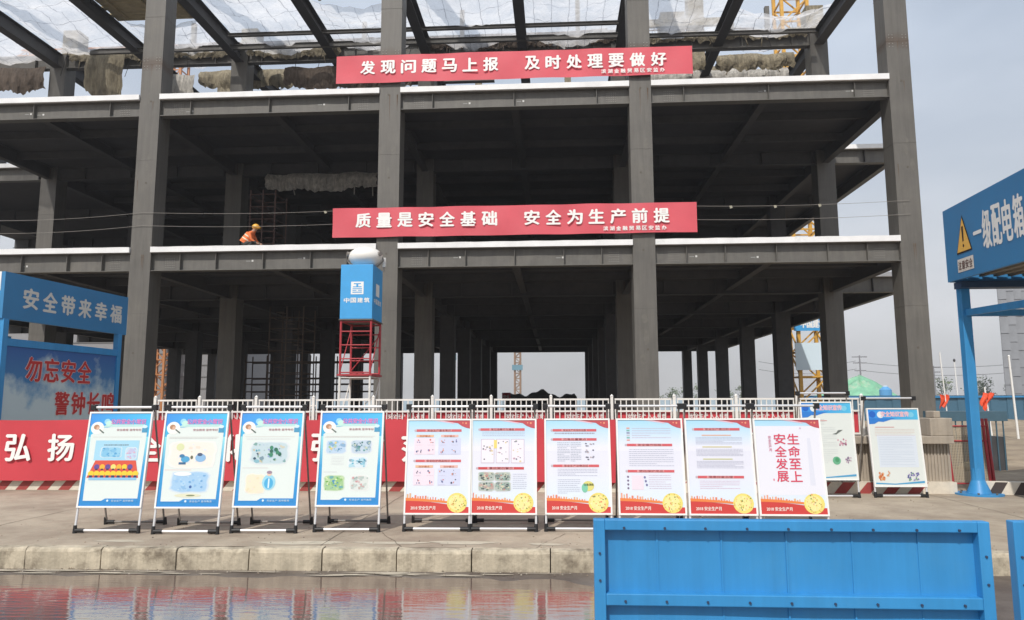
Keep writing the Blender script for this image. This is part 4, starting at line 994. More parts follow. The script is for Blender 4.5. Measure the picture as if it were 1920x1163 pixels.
def poster_stand(art, xc, y, rz, zb, label, lean=.135, topz=1.37, group=None):
    w, h = art.w, art.h
    t = thing('poster_stand', label, 'poster stand', (xc, y, .2), rz, group, local=True)
    A = math.atan(lean); ca, sa = cos(A), sin(A)
    def place(o, v0):                                   # a board-space mesh leaned back on its legs
        o.parent = t; o.location = (0, lean*v0-.018, v0); o.rotation_euler = (-A, 0, 0)
    b = MB()
    f = .014
    b.box(-w/2-f, w/2+f, .004, .012, -f, h+f, white_paint)
    board = b.build('backing_board'); place(board, zb)
    b = MB()
    b.box(-w/2-f, -w/2+.004, -.010, .004, -f, h+f, white_paint); b.box(w/2-.004, w/2+f, -.010, .004, -f, h+f, white_paint)
    b.box(-w/2+.004, w/2-.004, -.010, .004, -f, .004, white_paint); b.box(-w/2+.004, w/2-.004, -.010, .004, h-.004, h+f, white_paint)
    b.build('snap_frame').parent = board
    o = art.mb.build('printed_poster', recalc=False); o.parent = board
    hw = w/2+.004
    for s in (-1, 1):
        b = MB(); b.tube((s*hw, 0, .02), (s*hw, lean*(zb+h)+.0, zb+h), .013, alu, 8); b.build('front_leg', t)
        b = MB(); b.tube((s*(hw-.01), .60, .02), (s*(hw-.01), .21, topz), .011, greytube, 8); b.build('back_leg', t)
        for yy in (0, .60):
            b = MB(); b.tube((s*hw, yy, 0), (s*hw, yy+(.003 if yy == 0 else -.012), .085), .024, black_pl, 8, .019)
            b.tube((s*hw, yy, .03), (s*(hw-.10), yy, .03), .022, black_pl, 8); b.build('foot', t)
        b = MB(); b.box(s*hw-.03, s*hw+.03, .18, .235, topz-.035, topz+.03, black_pl); b.build('clamp', t, bevel=.006)
    b = MB(); b.tube((-hw+.08, 0, .03), (hw-.08, 0, .03), .014, alu, 8); b.build('front_bar', t)
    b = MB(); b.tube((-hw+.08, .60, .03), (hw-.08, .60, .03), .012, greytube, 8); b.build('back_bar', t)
    b = MB(); b.tube((-hw+.03, .205, topz), (hw-.03, .205, topz), .014, alu, 8); b.build('top_bar', t)
    return t
bases = [(-3.623, 8.04), (-2.723, 8.02), (-1.893, 8.12), (-1.001, 8.23), (-.012, 8.31), (.727, 8.34), (1.560, 8.38), (2.372, 8.38), (3.140, 8.38), (3.900, 8.38)]
labs = ['blue bordered poster stand with a red table picture of yellow hatted figures',
        'blue bordered poster stand with two cartoon figures above a pale blue picture',
        'blue bordered poster stand with green tree picture above a cyan figure',
        'blue bordered poster stand with five small pictures, beside the first red footed poster',
        'red footed poster stand with four blocks of tiny figures under two headings',
        'red footed poster stand with three comic columns above four small photos',
        'red footed poster stand with a round yellow green badge above its flower globe',
        'red footed poster stand with short coloured list at top left and two heading bars',
        'red footed poster stand with heading bar and three paragraphs of fine text',
        'red footed poster stand with eight large red vertical characters']
for i, ((x, y), lb) in enumerate(zip(bases, labs)):
    rz = radians(2.0) if i < 4 else radians(1.2 if i < 7 else .3)
    art = blue_poster(i) if i < 4 else red_poster(i-4)
    zb = (.285 if i < 4 else .195)
    poster_stand(art, x, y, rz, zb, lb, group='poster stands in the front row')
poster_stand(notice_poster(0), 5.42, 11.45, radians(2), .27, 'rear poster stand half hidden by the large red character poster', topz=1.55, lean=.10, group='blue headed poster stands by the wall end')
poster_stand(notice_poster(1), 6.43, 11.52, radians(2), .17, 'rear poster stand with orange and purple cartoons at its foot', topz=1.47, lean=.10, group='blue headed poster stands by the wall end')

# ---------------------------------------------------------------- blue hoarding panels in the foreground
def hoarding(x0, wd, y, label, top=1.07):
    t = thing('hoarding_panel', label, 'barrier', (x0+wd/2, y, 0), group='blue hoarding panels in the foreground')
    fwid = .052; b = MB(); x1 = x0+wd; d0, d1 = y, y+.055
    b.box(x0, x0+fwid, d0, d1, 0, top, blue_paint); b.build('stile', t, bevel=.004)
    b = MB(); b.box(x1-fwid, x1, d0, d1, 0, top, blue_paint); b.build('stile', t, bevel=.004)
    for z1 in (top, .742, .405, .075):
        b = MB(); b.box(x0+fwid, x1-fwid, d0+.0015, d1, z1-(.048 if z1 == top else .052), z1-.0, blue_paint); b.build('rail', t, bevel=.004)
    b = MB()
    for q in range(1, 6): b.box(x0+wd*q/6-.004, x0+wd*q/6+.004, d1-.0095, d1-.002, .08, top-.05, blue_paint)
    b.build('seams', t)
    b = MB(); n = 36; V = []                              # slightly oil-canned sheet behind the frame
    for j in range(9):
        for i in range(n+1):
            u = i/n; V.append((x0+.01+(wd-.02)*u, d1-.004+.004*sin(u*9+j*.6)*sin(pi*j/8), .02+(top-.03)*j/8))
    b.add(V, [(j*(n+1)+i, j*(n+1)+i+1, (j+1)*(n+1)+i+1, (j+1)*(n+1)+i) for j in range(8) for i in range(n)], blue_paint, True); b.build('sheet', t, recalc=False)
    b = MB(); bolt = mat('dark_bolt', (.03, .05, .10), rough=.5)
    k = 9
    for i in range(k):
        x = x0+.135+(wd-.27)*i/(k-1)+random.uniform(-.004, .004)
        for z in (top-.037, .742-.032, .405-.03): b.tube((x, d0-.006, z), (x, d0+.004, z), .0055, bolt, 8, .0065)
    for x in (x0+fwid/2, x1-fwid/2):
        for z in (.92, .80, .60, .45, .3): b.tube((x, d0-.006, z), (x, d0+.004, z), .0055, bolt, 8, .0065)
    b.build('bolts', t)
    for sx in (x0+.2, x1-.2):
        b = MB(); b.bar((sx, d1, .7), (sx, d1+.55, .02), .04, .04, blue_paint); b.bar((sx, d1, .02), (sx, d1+.55, .02), .04, .04, blue_paint); b.build('back_prop', t)
hoarding(1.491, 1.760, 3.5, 'blue steel hoarding panel with bolted frame in the middle foreground')
hoarding(3.352, 1.76, 3.5, 'blue steel hoarding panel cut off by the right edge of view', top=1.073)

# ---------------------------------------------------------------- right: power distribution canopy with warning sign
t = thing('distribution_canopy', 'blue canopy on flanged post with yellow warning triangle at the right edge', 'canopy', (7.84, 11.93, .2))
b = MB(); b.box(7.70, 7.84, 11.86, 12.0, .24, 3.50, blue_paint)
b.build('post', t, bevel=.01)
b = MB()
b.tube((7.77, 11.93, .2), (7.77, 11.93, .225), .33, blue_paint, 28)
b.tube((7.77, 11.93, .226), (7.77, 11.93, .42), .17, blue_paint, 20, .095); b.tube((7.77, 11.93, .42), (7.77, 11.93, .60), .095, blue_paint, 20, .08)
for k in range(6):
    an = k*pi/3; b.tube((7.77+.27*cos(an), 11.93+.27*sin(an), .225), (7.77+.27*cos(an), 11.93+.27*sin(an), .25), .018, steel, 6)
b.build('base_flange', t)
b = MB(); b.box(7.02, 7.16, 5.9, 6.04, .2, 3.2, blue_paint); b.build('post', t)
FX = lambda Y: 7.58-.125*(11.93-Y)
FZ = lambda Y: -.047*(11.93-Y)
b = MB()
def slab(mb, y0, y1, z0, z1, th, m, dx=0):
    xa, xb = FX(y0)+dx, FX(y1)+dx
    a_, c_ = FZ(y0), FZ(y1)
    vs = [(xa, y0, z0+a_), (xb, y1, z0+c_), (xb, y1, z1+c_), (xa, y0, z1+a_), (xa+th, y0, z0+a_), (xb+th, y1, z0+c_), (xb+th, y1, z1+c_), (xa+th, y0, z1+a_)]
    mb.add(vs, [(0, 1, 2, 3), (7, 6, 5, 4), (0, 4, 5, 1), (1, 5, 6, 2), (2, 6, 7, 3), (3, 7, 4, 0)], m)
slab(b, 5.6, 12.0, 3.50, 4.66, .05, blue_dark); fa = b.build('fascia', t)
b = MB(); b.box(7.62, 11.5, 11.95, 12.0, 3.5, 4.66, blue_dark); b.build('end_fascia', t)
b = MB(); b.box(7.64, 11.5, 11.72, 11.93, 3.38, 3.48, mat('dark_blue_beam', (.02, .06, .14), rough=.5)); b.box(7.0, 11.5, 5.7, 5.85, 3.1, 3.2, MATS['dark_blue_beam']); b.build('bearer', t)
b = MB(); x = 7.64
while x < 11.4:
    b.bar((x+.08-.7, 5.7, 3.34), (x+.08, 11.9, 3.62), .16, .03, mat('ribbed_roof', (.30, .26, .20), rough=.7, noise=.2)); b.bar((x+.19-.7, 5.7, 3.31), (x+.19, 11.9, 3.59), .06, .03, MATS['ribbed_roof']); x += .22
b.build('roof_sheet', t)
b = MB(); b.bar((7.78, 11.86, 3.0), (7.06, 6.04, 2.68), .06, .10, blue_paint); b.bar((7.84, 11.93, 3.0), (11.3, 11.93, 3.0), .06, .1, blue_paint); b.build('tie_rail', t)
fnR = lambda dd: (lambda X, Y: (FX(11.93-X)-dd, 11.93-X, Y+FZ(11.93-X)))
b = MB(); f1 = fnR(.004); f2 = fnR(.008); f3 = fnR(.012)
tri = [(.36, 3.88), (.91, 3.88), (.635, 4.46)]
b.add([f1(*q) for q in tri], [(0, 1, 2)], black_pl)
cx_, cy_ = .635, 4.073
b.add([f2(cx_+(q[0]-cx_)*.88, cy_+(q[1]-cy_)*.88) for q in tri], [(0, 1, 2)], mat('sign_yellow', (.80, .47, .10), rough=.5))
b.add([f3(*q) for q in ((.615, 4.05), (.655, 4.05), (.665, 4.28), (.605, 4.28))], [(0, 1, 2, 3)], black_pl)
b.add([f3(.635+.024*cos(a*pi/5), 3.985+.024*sin(a*pi/5)) for a in range(10)], [tuple(range(10))], black_pl)
b.build('warning_triangle', t, recalc=False).parent = fa
b = MB(); b.add([f1(*q) for q in ((.36, 3.60), (.92, 3.60), (.92, 3.80), (.36, 3.80))], [(0, 1, 2, 3)], mat('sign_cream', (.70, .66, .60), rough=.6))
for i, ch in enumerate('注意安全'): put_glyph(b, ch, (.39+.128*i, .39+.128*i+.11, 3.635, 3.765), mat('sign_brown', (.10, .04, .035), rough=.6), f2, .02)
b.build('caption_plate', t, recalc=False).parent = fa
characters(fa, t, [(ch, (.985+.30*i, .985+.30*i+.25, 3.82, 4.38)) for i, ch in enumerate('一级配电箱')], lettering_w, f1, .05)

# ---------------------------------------------------------------- left: safety canopy with printed board
t = thing('safety_canopy', 'blue safety passage canopy with sky printed slogan board left of the first column', 'canopy', (-8.95, 13, 0), radians(-5.0), local=True)
b = MB(); b.box(-.05, .03, -.04, 3.44, 3.2, 4.08, blue_dark); fa = b.build('fascia', t)
b = MB(); b.box(-3.1, -.051, -.04, .04, 3.2, 3.72, blue_bright); b.box(-3.1, -.051, -.045, .04, 3.72, 4.08, white_paint); b.build('end_fascia', t)
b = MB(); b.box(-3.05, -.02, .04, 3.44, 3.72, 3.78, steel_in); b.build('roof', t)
for yy in (.05, 3.22):
    b = MB(); b.box(-.07, .05, yy-.06, yy+.06, 0, 3.2, blue_paint); b.build('post', t)
    b = MB(); b.box(-2.93, -2.81, yy-.06, yy+.06, 0, 3.2, blue_paint); b.build('post', t)
characters(fa, t, [(ch, (.42+.49*i, .42+.49*i+.36, 3.45, 3.84)) for i, ch in enumerate('安全带来幸福')], mat('pale_grey_lettering', (.62, .62, .58), rough=.6), lambda X, Y: (.034, X, Y), .045)
def skyboard_material():
    m = bpy.data.materials.new('printed_cloud_board'); m.use_nodes = True; tt = m.node_tree; bs = tt.nodes['Principled BSDF']; bs.inputs['Roughness'].default_value = .5
    tcx = nn(tt, 'ShaderNodeNewGeometry'); s = nn(tt, 'ShaderNodeSeparateXYZ'); n = nn(tt, 'ShaderNodeTexNoise'); n.inputs['Scale'].default_value = 1.5; n.inputs['Detail'].default_value = 8; n.inputs['Roughness'].default_value = .6
    mpn = nn(tt, 'ShaderNodeMapping'); mpn.inputs['Location'].default_value = (0, 3.3, 1.9)
    r_ = nn(tt, 'ShaderNodeMapRange'); r_.inputs['From Min'].default_value = 2.7; r_.inputs['From Max'].default_value = 1.2
    ad = nn(tt, 'ShaderNodeMath', operation='MULTIPLY_ADD'); ad.inputs[1].default_value = .42
    r2 = nn(tt, 'ShaderNodeMapRange'); r2.inputs['From Min'].default_value = .62; r2.inputs['From Max'].default_value = .82
    x1_ = nn(tt, 'ShaderNodeMix', data_type='RGBA'); x1_.inputs[6].default_value = (.03, .11, .34, 1); x1_.inputs[7].default_value = (.08, .32, .52, 1)
    x2_ = nn(tt, 'ShaderNodeMix', data_type='RGBA'); x2_.inputs[7].default_value = (.52, .62, .64, 1)
    l = tt.links.new
    l(tcx.outputs['Position'], s.inputs[0]); l(tcx.outputs['Position'], mpn.inputs[0]); l(mpn.outputs[0], n.inputs['Vector']); l(s.outputs['Z'], r_.inputs['Value'])
    l(r_.outputs['Result'], x1_.inputs[0]); l(r_.outputs['Result'], ad.inputs[0]); l(n.outputs['Fac'], ad.inputs[2]); l(ad.outputs[0], r2.inputs['Value'])
    l(r2.outputs['Result'], x2_.inputs[0]); l(x1_.outputs[2], x2_.inputs[6]); l(x2_.outputs[2], bs.inputs['Base Color'])
    return m
b = MB(); b.box(-.04, .02, .11, 3.16, .5, 2.70, skyboard_material()); pb = b.build('printed_board', t)
b = MB(); b.box(-.05, .04, .11, 3.16, 2.70, 2.84, blue_paint); b.build('board_frame', t)
redl = mat('red_lettering', (.50, .03, .03), rough=.6)
edge = mat('pale_pink_outline', (.80, .55, .52), rough=.6)
for row, (s_, y0_, z0_) in enumerate((('勿忘安全', .62, 2.06), ('警钟长鸣', 1.42, 1.40))):
    for i, ch in enumerate(s_):
        b = MB(); fit = (y0_+.46*i, y0_+.46*i+.38, z0_, z0_+.46)
        put_glyph(b, ch, fit, edge, lambda X, Y: (.024, X, Y), .075); put_glyph(b, ch, fit, redl, lambda X, Y: (.029, X, Y), .035)
        o = b.build('slogan_character', t, recalc=False); o.parent = pb

# ---------------------------------------------------------------- right: red mesh barriers, bank, boxes, flags
t = thing('mesh_barrier', 'red tube barrier with beige mesh and a white banded post behind the blue canopy post', 'barrier', (7.9, 12.6, .2))
for x, ln, white in ((7.44, .04, False), (7.60, .14, True), (7.72, .06, False), (8.31, .04, False), (8.36, .03, False)):
    b = MB(); b.tube((x, 12.55, .2), (x-ln, 12.6, 1.34), .024, red_paint, 8)
    if white: b.tube((x-ln*.25, 12.548, .55), (x-ln*.62, 12.572, .95), .0265, fence_white, 8)
    b.build('post', t)
b = MB()
for z in (.30, .98, 1.22): b.tube((7.42, 12.58, z), (7.68, 12.58, z), .016, red_paint, 8); b.tube((7.68, 12.58, z), (8.34, 12.58, z), .012, red_paint, 8)
b.build('rails', t)
b = MB(); wm = mat('mesh_wire', (.45, .38, .28), rough=.8)
for i in range(26): x = 7.70+.62*i/25; b.box(x-.006, x+.006, 12.585, 12.592, .32, 1.2, wm)
for i in range(36): z = .32+.88*i/35; b.box(7.69, 8.33, 12.592, 12.597, z-.005, z+.005, wm)
b.build('wire_mesh', t)
# dirt yard behind, with a black and white striped kerb
b = MB(); V = []; nx_, ny_ = 40, 50; ry = random.Random(12)
for j in range(ny_+1):
    for i in range(nx_+1):
        u, v_ = i/nx_, j/ny_
        V.append((7.55+52*u**1.8, 12.05+(60*v_**1.7), .195+(.05+.10*v_)*max(0, sin(i*1.3+j*.8)+.6*sin(j*2.1-i*.7))*min(1, j*.5)*min(1, i*.4)+ry.uniform(0, .02)*min(1, j)))
b.add(V, [(j*(nx_+1)+i, j*(nx_+1)+i+1, (j+1)*(nx_+1)+i+1, (j+1)*(nx_+1)+i) for j in range(ny_) for i in range(nx_)], mat('brown_yard', (.34, .27, .19), rough=.95, noise=.28, nscale=3, dirt=(.22, .17, .12), dscale=.6, dpos=(.45, .65), bump=.6, bscale=14), True)
struct(b.build('dirt_yard', recalc=False))
t = thing('plank', 'long weathered plank lying on the dirt yard at the right edge', 'plank', (11.0, 17.5, .3))
b = MB(); b.bar((9.3, 15.2, .33), (13.0, 20.5, .50), .22, .06, boards_m); b.build('board', t)
b = MB(); b.box(9.6, 9.9, 15.6, 15.9, .15, .32, kerb_m); b.box(12.3, 12.6, 19.5, 19.8, .15, .44, kerb_m); b.build('support_blocks', t)
t = thing('striped_kerb', 'black and cream striped concrete kerb at the right edge before the dirt yard', 'kerb', (7.86, 11.98, .2), radians(-9), local=True)
b = MB(); b.box(0, 5, -.07, .07, 0, .20, cream); bk = b.build('block', t, bevel=.01)
b = MB(); x = .04
while x < 4.7: b.add([(x, -.073, .01), (x+.17, -.073, .01), (x+.28, -.073, .195), (x+.11, -.073, .195)], [(0, 1, 2, 3)], mat('dark_stripe', (.06, .045, .04), rough=.8)); x += .35
b.build('dark_stripes', t, recalc=False).parent = bk
t = thing('tool_cage', 'low teal blue steel cage behind the red mesh barriers', 'cage', (9.8, 16.2, 0))
b = MB(); b.box(9.25, 10.6, 15.9, 16.6, 1.22, 1.42, mat('teal_steel', (.06, .12, .16), rough=.5, noise=.15)); b.build('top_tray', t)
b = MB()
for i in range(10): x = 9.3+i*.135; b.box(x-.011, x+.011, 15.92, 15.94, 0, 1.22, MATS['teal_steel'])
b.box(9.28, 10.56, 15.97, 16.55, 0, .9, steel_in); b.build('bars', t)
for k, (x, y, z0, lb) in enumerate(((13.55, 24.2, .0, 'orange red flag on a leaning white pole right of the fourth column'), (12.50, 20.0, .0, 'orange red flag hanging beside the blue canopy post'))):
    t = thing('marker_flag', lb, 'flag', (x, y, z0), group='orange red marker flags')
    b = MB(); b.tube((x+.12, y, 0), (x-.02, y, 3.2 if k == 0 else 2.0), .02, white_paint, 8); b.build('pole', t)
    b = MB(); V = []
    for i in range(9):
        for j in range(6):
            V.append((x-.13+.27*(i/8)*(1-.25*j/5)+.05*sin(j*.9+k), y-.03+.06*sin(i*1.5+j*.7), 1.84-.46*(j/5)*(1-.3*abs(sin(i*.55+k)))+.02*sin(i*1.3)))
    b.add(V, [(i*6+j, (i+1)*6+j, (i+1)*6+j+1, i*6+j+1) for i in range(8) for j in range(5)], mat('orange_flag', (.75, .085, .03), rough=.7), True); b.build('cloth', t, recalc=False)
for k, (x, y, h, lb) in enumerate(((32.7, 60, 4.9, 'tall white lamp post beyond the far blue site fence'), (19.12, 30, 3.4, 'short leaning white pole near the grey clad tower'))):
    t = thing('lamp_post', lb, 'pole', (x, y, 0))
    b = MB(); b.tube((x+.05, y, 0), (x-.05, y, h), .07 if k == 0 else .045, white_paint, 10, .035); b.build('pole', t)
    b = MB(); b.ball((x-.05, y, h), .09 if k == 0 else .045, .09 if k == 0 else .045, .14 if k == 0 else .05, white_paint if k else steel_in, 10, 8); b.build('cap', t)
# far blue site fence
t = thing('site_fence', 'long blue corrugated site fence in the distance on the right', 'fence', (32, 58, 0))
b = MB(); x = 19
while x < 60: b.box(x, x+.6, 57.95+(.05 if int(x/.6) % 2 else 0), 58.05+(.05 if int(x/.6) % 2 else 0), 0, 2.15, mat('far_blue_fence', (.05, .13, .20), rough=.6, noise=.1)); x += .6
b.build('sheets', t)
b = MB(); b.box(19, 60, 57.8, 57.94, 1.98, 2.06, blue_paint); b.build('top_rail', t)

# ---------------------------------------------------------------- tower cranes
def crane(x, y, h, wd, z0, label, m, panels=(), jib=None):
    t = thing('tower_crane', label, 'crane', (x, y, 0), group='tower cranes behind the frame')
    b = MB(); s = wd/2
    for dx in (-s, s):
        for dy in (-s, s): b.box(x+dx-.11, x+dx+.11, y+dy-.11, y+dy+.11, 0, h, m)
    z = 0; st = wd*.95; k = 0
    while z < h-st:
        for dy in (-s, s):
            b.bar((x-s, y+dy, z), (x+s, y+dy, z), .1, .1, m); a_, c_ = ((-s, s) if k % 2 else (s, -s)); b.bar((x+a_, y+dy, z), (x+c_, y+dy, z+st), .09, .09, m)
        for dx in (-s, s):
            b.bar((x+dx, y-s, z), (x+dx, y+s, z), .1, .1, m); b.bar((x+dx, y-s, z), (x+dx, y+s, z+st), .09, .09, m)
        z += st; k += 1
    b.build('mast', t)
    for i, (za, zc, mm, txt) in enumerate(panels):
        b = MB(); b.box(x-s-.35, x+s+.35, y-s-.3, y-s-.24, za, zc, mm); pn = b.build('sign_panel', t)
        if txt:
            b = MB(); put_line(b, txt, x, za+.25, (zc-za)*.55, lettering_w, lambda X, Y: (X, y-s-.31, Y), .04, width=wd*.9); b.build('lettering', t, recalc=False)
    if jib:
        b = MB(); z, xa, xb = jib
        for dy, dz in ((-.5, 0), (.5, 0), (0, .9)): b.bar((xa, y+dy, z+dz), (xb, y+dy, z+dz), .14, .14, m)
        n = int(abs(xb-xa)/1.4)
        for i in range(n):
            u0 = xa+(xb-xa)*i/n; u1 = xa+(xb-xa)*(i+.5)/n; u2 = xa+(xb-xa)*(i+1)/n
            for dy in (-.5, .5): b.bar((u0, y+dy, z), (u1, y, z+.9), .07, .07, m); b.bar((u1, y, z+.9), (u2, y+dy, z), .07, .07, m)
        b.build('jib', t)
pale_blue = mat('pale_blue_panel', (.62, .74, .82), rough=.6)
crane(18.35, 50.8, 44, 1.75, 0, 'orange lattice tower crane mast with blue signs seen right of the building columns', yellow, ((3.75, 5.55, pale_blue, ''), (6.35, 7.5, blue_bright, '中国建筑')))
crane(-38.5, 72, 39, 1.6, 0, 'orange lattice tower crane with long jib behind the top left bays', orange, (), (38.7, -56, -26))
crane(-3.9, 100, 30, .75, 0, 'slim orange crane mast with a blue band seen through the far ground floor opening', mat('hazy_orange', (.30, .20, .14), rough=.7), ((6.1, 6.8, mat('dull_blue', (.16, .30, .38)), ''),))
crane(-14.0, 108, 30, .75, 0, 'slim tan mast between the far left ground floor columns', MATS['hazy_orange'], ((8.0, 8.9, MATS['dull_blue'], ''),))

# ---------------------------------------------------------------- things beyond the building
t = thing('material_stack', 'dark covered stack of materials at the far end of the ground floor', 'stack', (0, 69, 0))
b = MB(); V = []; n = 30
for i in range(n+1):
    x = -3.4+6.6*i/n; zt = 2.35+.16*sin(i*.5)+.10*sin(i*1.3)+.35*math.exp(-((x+.3)/1.2)**2)
    if i in (0, n): zt = 2.2
    V += [(x, 68, 0), (x, 68.05, zt), (x, 69.6, zt+.05), (x, 69.7, 0)]
b.add(V, [(4*i+j, 4*i+4+j, 4*i+5+j, 4*i+1+j) for i in range(n) for j in range(3)]+[(0, 1, 2, 3), (4*n+3, 4*n+2, 4*n+1, 4*n)], mat('dark_tarp', (.03, .03, .028), rough=.8, noise=.3)); b.build('tarpaulin', t)
b = MB(); b.box(-3.3, 3.1, 68.1, 69.5, -.01, .12, steel_in); b.build('pallet', t)
t = thing('notice_board', 'small red notice board beyond the guardrail, left of the dark stack', 'sign', (-2.6, 60.2, 0))
b = MB(); b.box(-3.1, -2.4, 60.2, 60.25, 1.9, 2.5, red_cloth); b.build('board', t)
b = MB(); b.box(-3.05, -2.99, 60.26, 60.3, 0, 1.95, fence_white); b.box(-2.51, -2.45, 60.26, 60.3, 0, 1.95, fence_white); b.build('legs', t)
b = MB(); put_line(b, '安全', -2.75, 2.08, .26, lettering_w, lambda X, Y: (X, 60.19, Y), .02); b.build('lettering', t, recalc=False)
# green netted soil heap
b = MB(); V = []; nu, nv = 36, 10; rnd = random.Random(4)
for j in range(nv+1):
    for i in range(nu):
        a = 2*pi*i/nu; f = j/nv; rr = (1-f**1.6)*(1+.15*sin(3*a)+.1*sin(7*a+1))
        V.append((54+8.5*rr*cos(a), 132+5*rr*sin(a), 5.7*f*(1+.10*sin(5*a)+.06*sin(9*a+f*7))+rnd.uniform(-.32, .32)*(1-f*.6)))
b.add(V, [(j*nu+i, j*nu+(i+1) % nu, (j+1)*nu+(i+1) % nu, (j+1)*nu+i) for j in range(nv) for i in range(nu)], mat('green_dust_net', (.20, .46, .30), rough=.9, noise=.25, nscale=.8, dirt=(.50, .50, .40), dscale=.5, dpos=(.52, .7)), True)
tag(b.build('soil_heap', off=(54, 132, 0)), 'soil heap under green dust netting beyond the right columns', 'heap')
t = thing('water_tank', 'blue plastic tank standing before the green soil heap', 'tank', (44.5, 100, 0))
b = MB(); b.tube((44.5, 100, 0), (44.5, 100, 3.3), .75, mat('tank_blue', (.10, .33, .62), rough=.5), 18); b.tube((44.5, 100, 3.3), (44.5, 100, 3.7), .75, MATS['tank_blue'], 18, .3); b.build('tank_body', t); 
b = MB(); b.tube((44.5, 100, 3.7), (44.5, 100, 3.85), .3, pale_blue, 14); b.build('lid', t)
def pylon(x, y, h, label):
    t = thing('utility_pole', label, 'utility pole', (x, y, 0), group='utility poles in the distance'); m = mat('far_pole', (.22, .22, .24), rough=.8)
    b = MB(); b.tube((x, y, 0), (x, y, h), .22, m, 8, .14); b.build('pole', t)
    for q in (.97, .86, .72):
        b = MB(); b.box(x-1.6*q, x+1.6*q, y-.1, y+.1, h*q-.1, h*q+.1, m); b.build('cross_arm', t)
pylon(65.5, 160, 11.6, 'dark utility pole with three cross arms above the green heap')
pylon(60.0, 165, 9.0, 'lower utility pole left of the three armed pole'); pylon(83, 165, 9.5, 'utility pole close beside the fourth column')
t = thing('power_line', 'thin sagging power lines between the distant poles', 'cable', (70, 162, 9))
b = MB()
for z in (10.0, 8.3):
    b.path([(45+20.5*i/8, 162, z+.2-1.0*4*(i/8)*(1-i/8)+.3) for i in range(9)], .04, steel_in, 4); b.path([(65.5+40*i/10, 161, z+.2-1.4*4*(i/10)*(1-i/10)+.04*i) for i in range(11)], .04, steel_in, 4)
b.build('wires', t)
# grey clad tower block on the right, staggered cladding panels
t = thing('clad_tower', 'grey tower clad in staggered upright metal panels beyond the right canopy', 'building', (95, 150, 0))
b = MB(); b.prism([(83.2, 140.3), (118, 140.3), (140, 165), (99.5, 165)], 'z', 0, 40, mat('tower_core_grey', (.10, .10, .11), rough=.7)); b.build('wall', t)
b = MB(); cl = mat('tower_panel', (.23, .24, .26), rough=.55, noise=.12, nscale=.5)
for c in range(25):
    for r_ in range(13):
        x = 83.25+c*1.36; z = -1.5+r_*3.15+(1.55 if c % 2 else 0)
        vs = [(x, 140.22, z), (x+1.30, 139.82, z), (x+1.30, 139.95, z+3.05), (x, 140.26, z+3.05)]
        b.add(vs+[(q[0], 140.29, q[2]) for q in vs], [(0, 1, 2, 3), (4, 7, 6, 5), (0, 4, 5, 1), (1, 5, 6, 2), (2, 6, 7, 3), (3, 7, 4, 0)], cl)
b.build('cladding_panels', t)
# grey clad shed far left
t = thing('clad_shed', 'pale grey corrugated shed behind the left end of the building', 'building', (-40, 72, 0))
b = MB(); b.box(-62, -30.5, 74, 90, 0, 12.2, mat('shed_grey', (.26, .26, .27), rough=.7, noise=.08)); b.build('wall', t)
b = MB(); z = .8
while z < 12: b.box(-62, -30.5, 73.93, 74, z, z+.12, mat('shed_joint', (.2, .2, .2))); z += 1.2
b.build('sheet_joints', t)
b = MB(); b.box(-63, -30, 73.6, 90.5, 12.2, 12.5, strip_m); b.build('roof', t)
# hazy trees on the horizon
def tree(x, y, h, label, seed):
    rnd = random.Random(seed); t = thing('tree', label, 'tree', (x, y, 0), group='trees on the far horizon')
    b = MB(); tm = mat('trunk_brown', (.10, .08, .06), rough=.9)
    b.tube((x, y, 0), (x+.1, y, h*.45), .16, tm, 8, .09)
    for k in range(5): an = k*1.3; b.tube((x+.05, y, h*(.28+.05*k)), (x+cos(an)*h*.2, y+sin(an)*h*.2, h*(.5+.08*k)), .07, tm, 6, .02)
    b.build('trunk', t)
    b = MB(); lm = [mat('leaf_mid', (.085, .125, .05), rough=.8), mat('leaf_light', (.13, .17, .07), rough=.8), mat('leaf_dark', (.05, .08, .035), rough=.8)]
    cl_ = [(rnd.gauss(0, .17)*h, rnd.gauss(0, .17)*h, h*rnd.uniform(.38, .92)) for _ in range(14)]
    for i in range(420):
        c = rnd.choice(cl_); q = Vector((x+c[0]+rnd.gauss(0, .075)*h, y+c[1]+rnd.gauss(0, .075)*h, c[2]+rnd.gauss(0, .06)*h)); s = rnd.uniform(.10, .22)*h/5
        u = Vector((rnd.gauss(0, 1), rnd.gauss(0, 1), rnd.gauss(0, 1))).normalized(); v_ = u.orthogonal().normalized()
        b.add([q-u*s, q+v_*s*.6, q+u*s, q-v_*s*.6], [(0, 1, 2, 3)], rnd.choice(lm))
    b.build('crown', t, recalc=False)
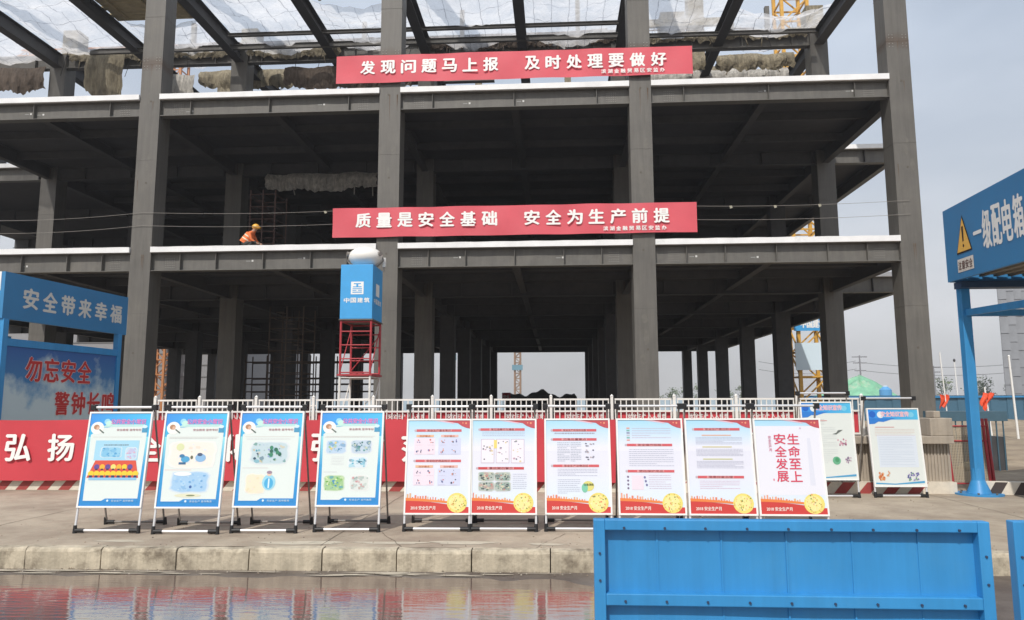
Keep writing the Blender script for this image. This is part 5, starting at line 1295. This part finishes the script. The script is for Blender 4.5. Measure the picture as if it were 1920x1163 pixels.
tspec = [(28, 175, 5.5), (33.5, 180, 6.5), (40, 172, 5), (47, 185, 6), (90, 176, 7.5), (96, 170, 6.5), (102, 182, 8), (108, 178, 7), (114, 172, 7.5), (77, 190, 6), (20, 190, 5)]
for i, (x, y, h) in enumerate(sorted(tspec)): tree(x, y, h, f'small dusty tree on the far horizon, {ORD[i]} from the left', i)
# low far buildings / hoarding seen through the ground floor
t = thing('far_hoarding', 'pale site hoarding far beyond the ground floor openings', 'fence', (-10, 150, 0))
b = MB()
for i in range(60): b.box(-60+i*2, -58.04+i*2, 150+(.06 if i % 2 else 0), 150.1+(.06 if i % 2 else 0), 0, 2.3, mat('far_pale_blue', (.36, .46, .54), rough=.7, noise=.1))
b.build('sheets', t)
b = MB()
for i in range(61): b.box(-60.05+i*2, -59.95+i*2, 150.2, 150.3, 0, 2.5, steel_in)
b.build('posts', t)
t = thing('grey_container', 'pale grey ribbed container between the left ground floor columns', 'container', (-44, 90, 0))
b = MB()
for i in range(14): b.box(-47.5+i*.5, -47.25+i*.5, 89.9, 90, .3, 7.6, mat('container_grey', (.46, .46, .46), rough=.6))
b.box(-47.6, -40.4, 90, 93, .2, 7.8, MATS['container_grey']); b.build('body', t)
b = MB(); b.box(-46.5, -41.5, 89.6, 89.85, 0, 2.4, blue_paint); b.build('skirt', t)

# thin dusty air over the whole site
hm = bpy.data.materials.new('dusty_air'); hm.use_nodes = True; ht = hm.node_tree; ht.nodes.clear()
ho = nn(ht, 'ShaderNodeOutputMaterial'); hv = nn(ht, 'ShaderNodeVolumePrincipled')
hv.inputs['Color'].default_value = (.93, .94, .97, 1); hv.inputs['Density'].default_value = .0008; hv.inputs['Anisotropy'].default_value = .2
ht.links.new(hv.outputs['Volume'], ho.inputs['Volume'])
b = MB(); b.box(-425, 425, -65, 705, -1.1, 46, hm); hz_o = b.build('haze'); hz_o['kind'] = 'stuff'; tag(hz_o, 'thin pale dusty haze in the air over the building site', 'haze')

for o in ROOTS:
    if '_o' in o: del o['_o']
